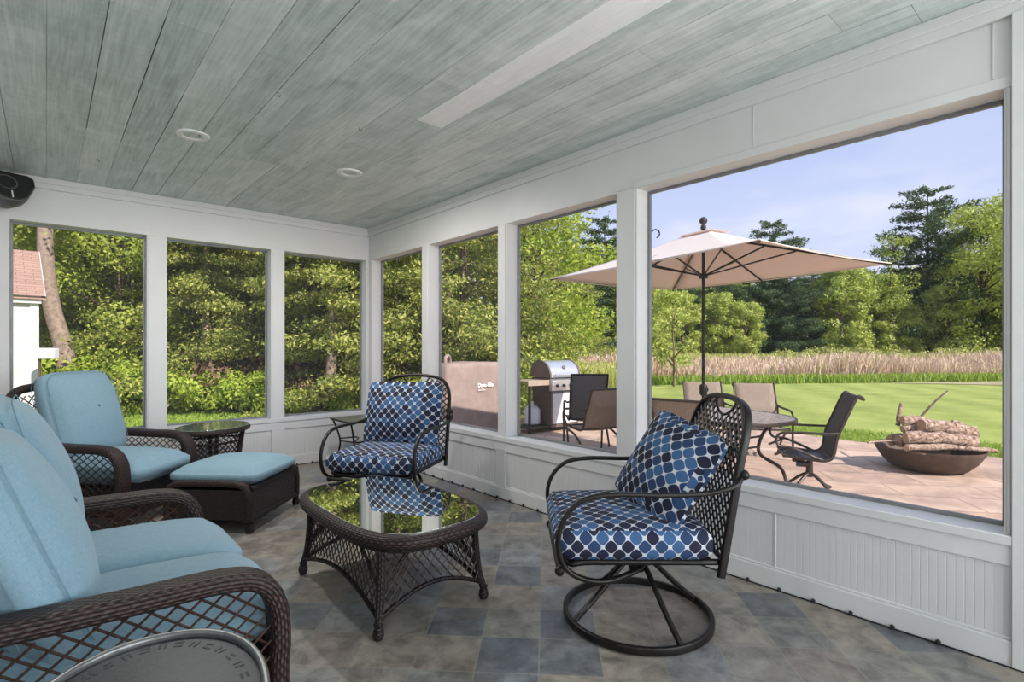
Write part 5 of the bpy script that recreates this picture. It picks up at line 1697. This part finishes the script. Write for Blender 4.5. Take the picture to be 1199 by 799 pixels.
for x_, y_ in ((-0.78, -0.2), (-0.78, 0.2), (0.30, -0.22), (0.30, 0.22)):
    g = MB(); g.lathe([(0.020, -0.015), (0.042, -0.013), (0.042, 0.013), (0.020, 0.015)], 16, T(x_, y_, 0.043) @ RY(90)); g.build('wheel', 'black_rubber', t)
g = MB(); g.lathe([(0.10, 0), (0.15, 0.03), (0.15, 0.27), (0.10, 0.34), (0.03, 0.36), (0.03, 0.42)], 20, T(-0.52, 0.05, 0.115)); o = g.build('propane_tank', 'white_enamel'); o.parent = t

# covered grill
t = thing('covered_grill', 'large barbecue under a brown fabric cover with white lettering', 'covered grill', (2.72, 1.60, G), R(4))
g = MB(); nseg = 40
outl = superell(0.83, 0.36, 7, nseg * 2)
rows = [(0.03, 1.0), (0.3, 0.985), (0.6, 0.97), (0.85, 0.955), (1.05, 0.94), (1.16, 0.93), (1.22, 0.90), (1.245, 0.80), (1.25, 0.4), (1.25, 0.02)]
vs = []
kk = len(outl)
for zi, (z, k) in enumerate(rows):
    for j, (x, y) in enumerate(outl):
        fold = 0.014 * math.sin(j * 0.9 + z * 3) * (1 - z / 1.3) + 0.02 * mn.noise(Vector((x * 3, y * 3, z * 2.5)))
        hump = 0.05 * max(0, 1 - abs(x) / 0.5) * (1 if z > 1.1 else 0)
        vs.append((x * k * (1 + fold), y * k * (1 + fold * 1.6), z + hump * 0.3))
fs = []
for i in range(len(rows) - 1):
    fs += [(i * kk + j, i * kk + (j + 1) % kk, (i + 1) * kk + (j + 1) % kk, (i + 1) * kk + j) for j in range(kk)]
fs.append(tuple((len(rows) - 1) * kk + j for j in range(kk)))
g.add(vs, fs); cv_ = g.build('fabric_cover', 'cover_fabric', t, smooth=180)
g = MB(); g.tube(catmull([(-0.62, -0.1, 1.24), (-0.60, -0.08, 1.33), (-0.52, -0.05, 1.37), (-0.45, 0, 1.31), (-0.42, 0.02, 1.24)], 5), 0.03, 8); g.build('cover_handle', 'cover_fabric', t)
def text(s_, size, mat, parent, loc, rot, name='lettering', bold=0.0):
    cu = bpy.data.curves.new(name, 'FONT'); cu.body = s_; cu.size = size; cu.extrude = 0.0015; cu.offset = bold
    tmp = bpy.data.objects.new(name, cu); col.objects.link(tmp)
    dg = bpy.context.evaluated_depsgraph_get()
    me = bpy.data.meshes.new_from_object(tmp.evaluated_get(dg))
    bpy.data.objects.remove(tmp)
    me.materials.clear(); me.materials.append(MATS[mat])
    o = bpy.data.objects.new(name, me); col.objects.link(o); o.parent = parent; o.location = loc; o.rotation_euler = rot
    return o
text('Dyna-Glo', 0.092, 'lettering_white', t, (-0.13, -0.378, 0.83), (PI / 2, 0, 0), bold=0.003)
text('Dyna-Glo', 0.04, 'lettering_white', t, (-0.12, -0.378, 0.765), (PI / 2, 0, 0))

# ================================================================== FIRE PIT
FPX, FPY = 5.27, -4.49
t = thing('fire_pit_bowl', 'wide rusty iron fire pit bowl at the edge of the patio', 'fire pit', (FPX, FPY, G), 0)
prof = [(0.01, 0.03), (0.30, 0.03), (0.38, 0.06), (0.47, 0.15), (0.53, 0.24), (0.548, 0.275), (0.56, 0.28), (0.56, 0.265), (0.545, 0.23), (0.48, 0.12), (0.39, 0.03), (0.31, 0.0), (0.01, 0.0)]
MB().lathe(prof, 56, cap=False).build('bowl', 'rust_iron', t)
g = MB()
for s_ in (-1, 1):
    g.tube(catmull([(s_ * 0.55, -0.07, 0.265), (s_ * 0.60, -0.05, 0.27), (s_ * 0.60, 0.05, 0.27), (s_ * 0.55, 0.07, 0.265)], 5), 0.012, 8)
g.build('handle', 'rust_iron', t)
# firewood (each piece a thing of its own); u = along the image, w = away from the porch
U = Vector((RT.x, RT.y, 0)); Wv = Vector((FW.x, FW.y, 0)); C0 = Vector((FPX, FPY, G))
def log(label, a, b, r0, r1, seed, bark='log_bark', name='firewood_log', bend=0.02):
    rn = random.Random(seed)
    K = 0.82; r0 *= 0.98; r1 *= 0.95
    pa = C0 + (U * a[0] + Wv * a[1]) * K + Vector((0, 0, a[2] * 1.0 - 0.015)); pb = C0 + (U * b[0] + Wv * b[1]) * K + Vector((0, 0, b[2] * 1.0 - 0.015))
    n_ = 10
    P_ = [pa.lerp(pb, k / n_) + Vector((0, 0, bend * math.sin(PI * k / n_))) + Vector((rn.uniform(-1, 1), rn.uniform(-1, 1), rn.uniform(-1, 1))) * r0 * 0.10 for k in range(n_ + 1)]
    P_ = [p - pa for p in P_]
    t = thing(name, label, 'firewood', pa, 0, 'firewood in the fire pit')
    mb = MB(); seg = 12
    mb.tube(P_, 1.0, seg, scale=[r0 + (r1 - r0) * k / n_ for k in range(n_ + 1)], cap=True)
    vv_ = []
    for i, p in enumerate(mb.v):
        ring_i = i // seg
        c_ = P_[min(ring_i, n_)]
        d_ = Vector(p) - c_
        f_ = 1 + 0.30 * mn.noise(Vector(p) * 14 + Vector((seed, 0, 0))) + 0.15 * mn.noise(Vector(p) * 40)
        vv_.append(tuple(c_ + d_ * f_))
    mb.v = vv_
    mb.build('bark', bark, t)
    if r0 > 0.03:
        for pe, rr, dv in ((P_[0], r0, (P_[0] - P_[1]).normalized()), (P_[-1], r1, (P_[-1] - P_[-2]).normalized())):
            e_ = MB(); e_.lathe([(rr * 0.86, 0), (rr * 0.84, 0.004), (0.002, 0.005)], 12, T(*pe) @ dv.to_track_quat('Z', 'Y').to_matrix().to_4x4(), cap=False); e_.build('cut_end', 'cut_wood', t)
    return t
log('thin long branch lying along the front rim of the fire pit', (-0.60, -0.36, 0.335), (0.72, -0.33, 0.29), 0.042, 0.030, 1)
log('thick log across the front of the woodpile', (-0.50, -0.22, 0.43), (0.52, -0.20, 0.37), 0.078, 0.085, 2)
log('log lying behind the front ones, low in the bowl', (-0.44, 0.02, 0.36), (0.62, 0.05, 0.33), 0.07, 0.075, 3)
log('log deep at the back of the bowl', (-0.40, 0.25, 0.34), (0.58, 0.27, 0.33), 0.07, 0.07, 4)
log('broad peeling log on top of the woodpile, right', (-0.12, -0.02, 0.545), (0.66, 0.02, 0.45), 0.08, 0.105, 5)
log('short log on top of the woodpile, left', (-0.30, 0.12, 0.60), (0.16, 0.16, 0.56), 0.062, 0.06, 6)
log('short pale log under the top left one', (-0.32, 0.10, 0.50), (0.05, 0.10, 0.49), 0.045, 0.045, 7)
log('upright pale split stick leaning at the back of the woodpile', (-0.26, 0.28, 0.52), (-0.19, 0.30, 0.80), 0.030, 0.018, 8)
log('long dark stick pointing up to the right out of the woodpile', (0.02, 0.25, 0.58), (0.62, 0.40, 0.96), 0.016, 0.010, 9, name='firewood_stick', bark='bark')
log('thin twig poking out over the left rim', (-0.95, -0.05, 0.345), (-0.45, 0.0, 0.34), 0.012, 0.016, 10, name='firewood_stick')
log('branch end poking out over the right rim', (0.45, 0.15, 0.34), (0.84, 0.12, 0.375), 0.03, 0.022, 11, name='firewood_stick')
log('curled bark shard on top of the woodpile', (0.38, 0.02, 0.60), (0.52, 0.02, 0.545), 0.018, 0.03, 12, name='firewood_stick')
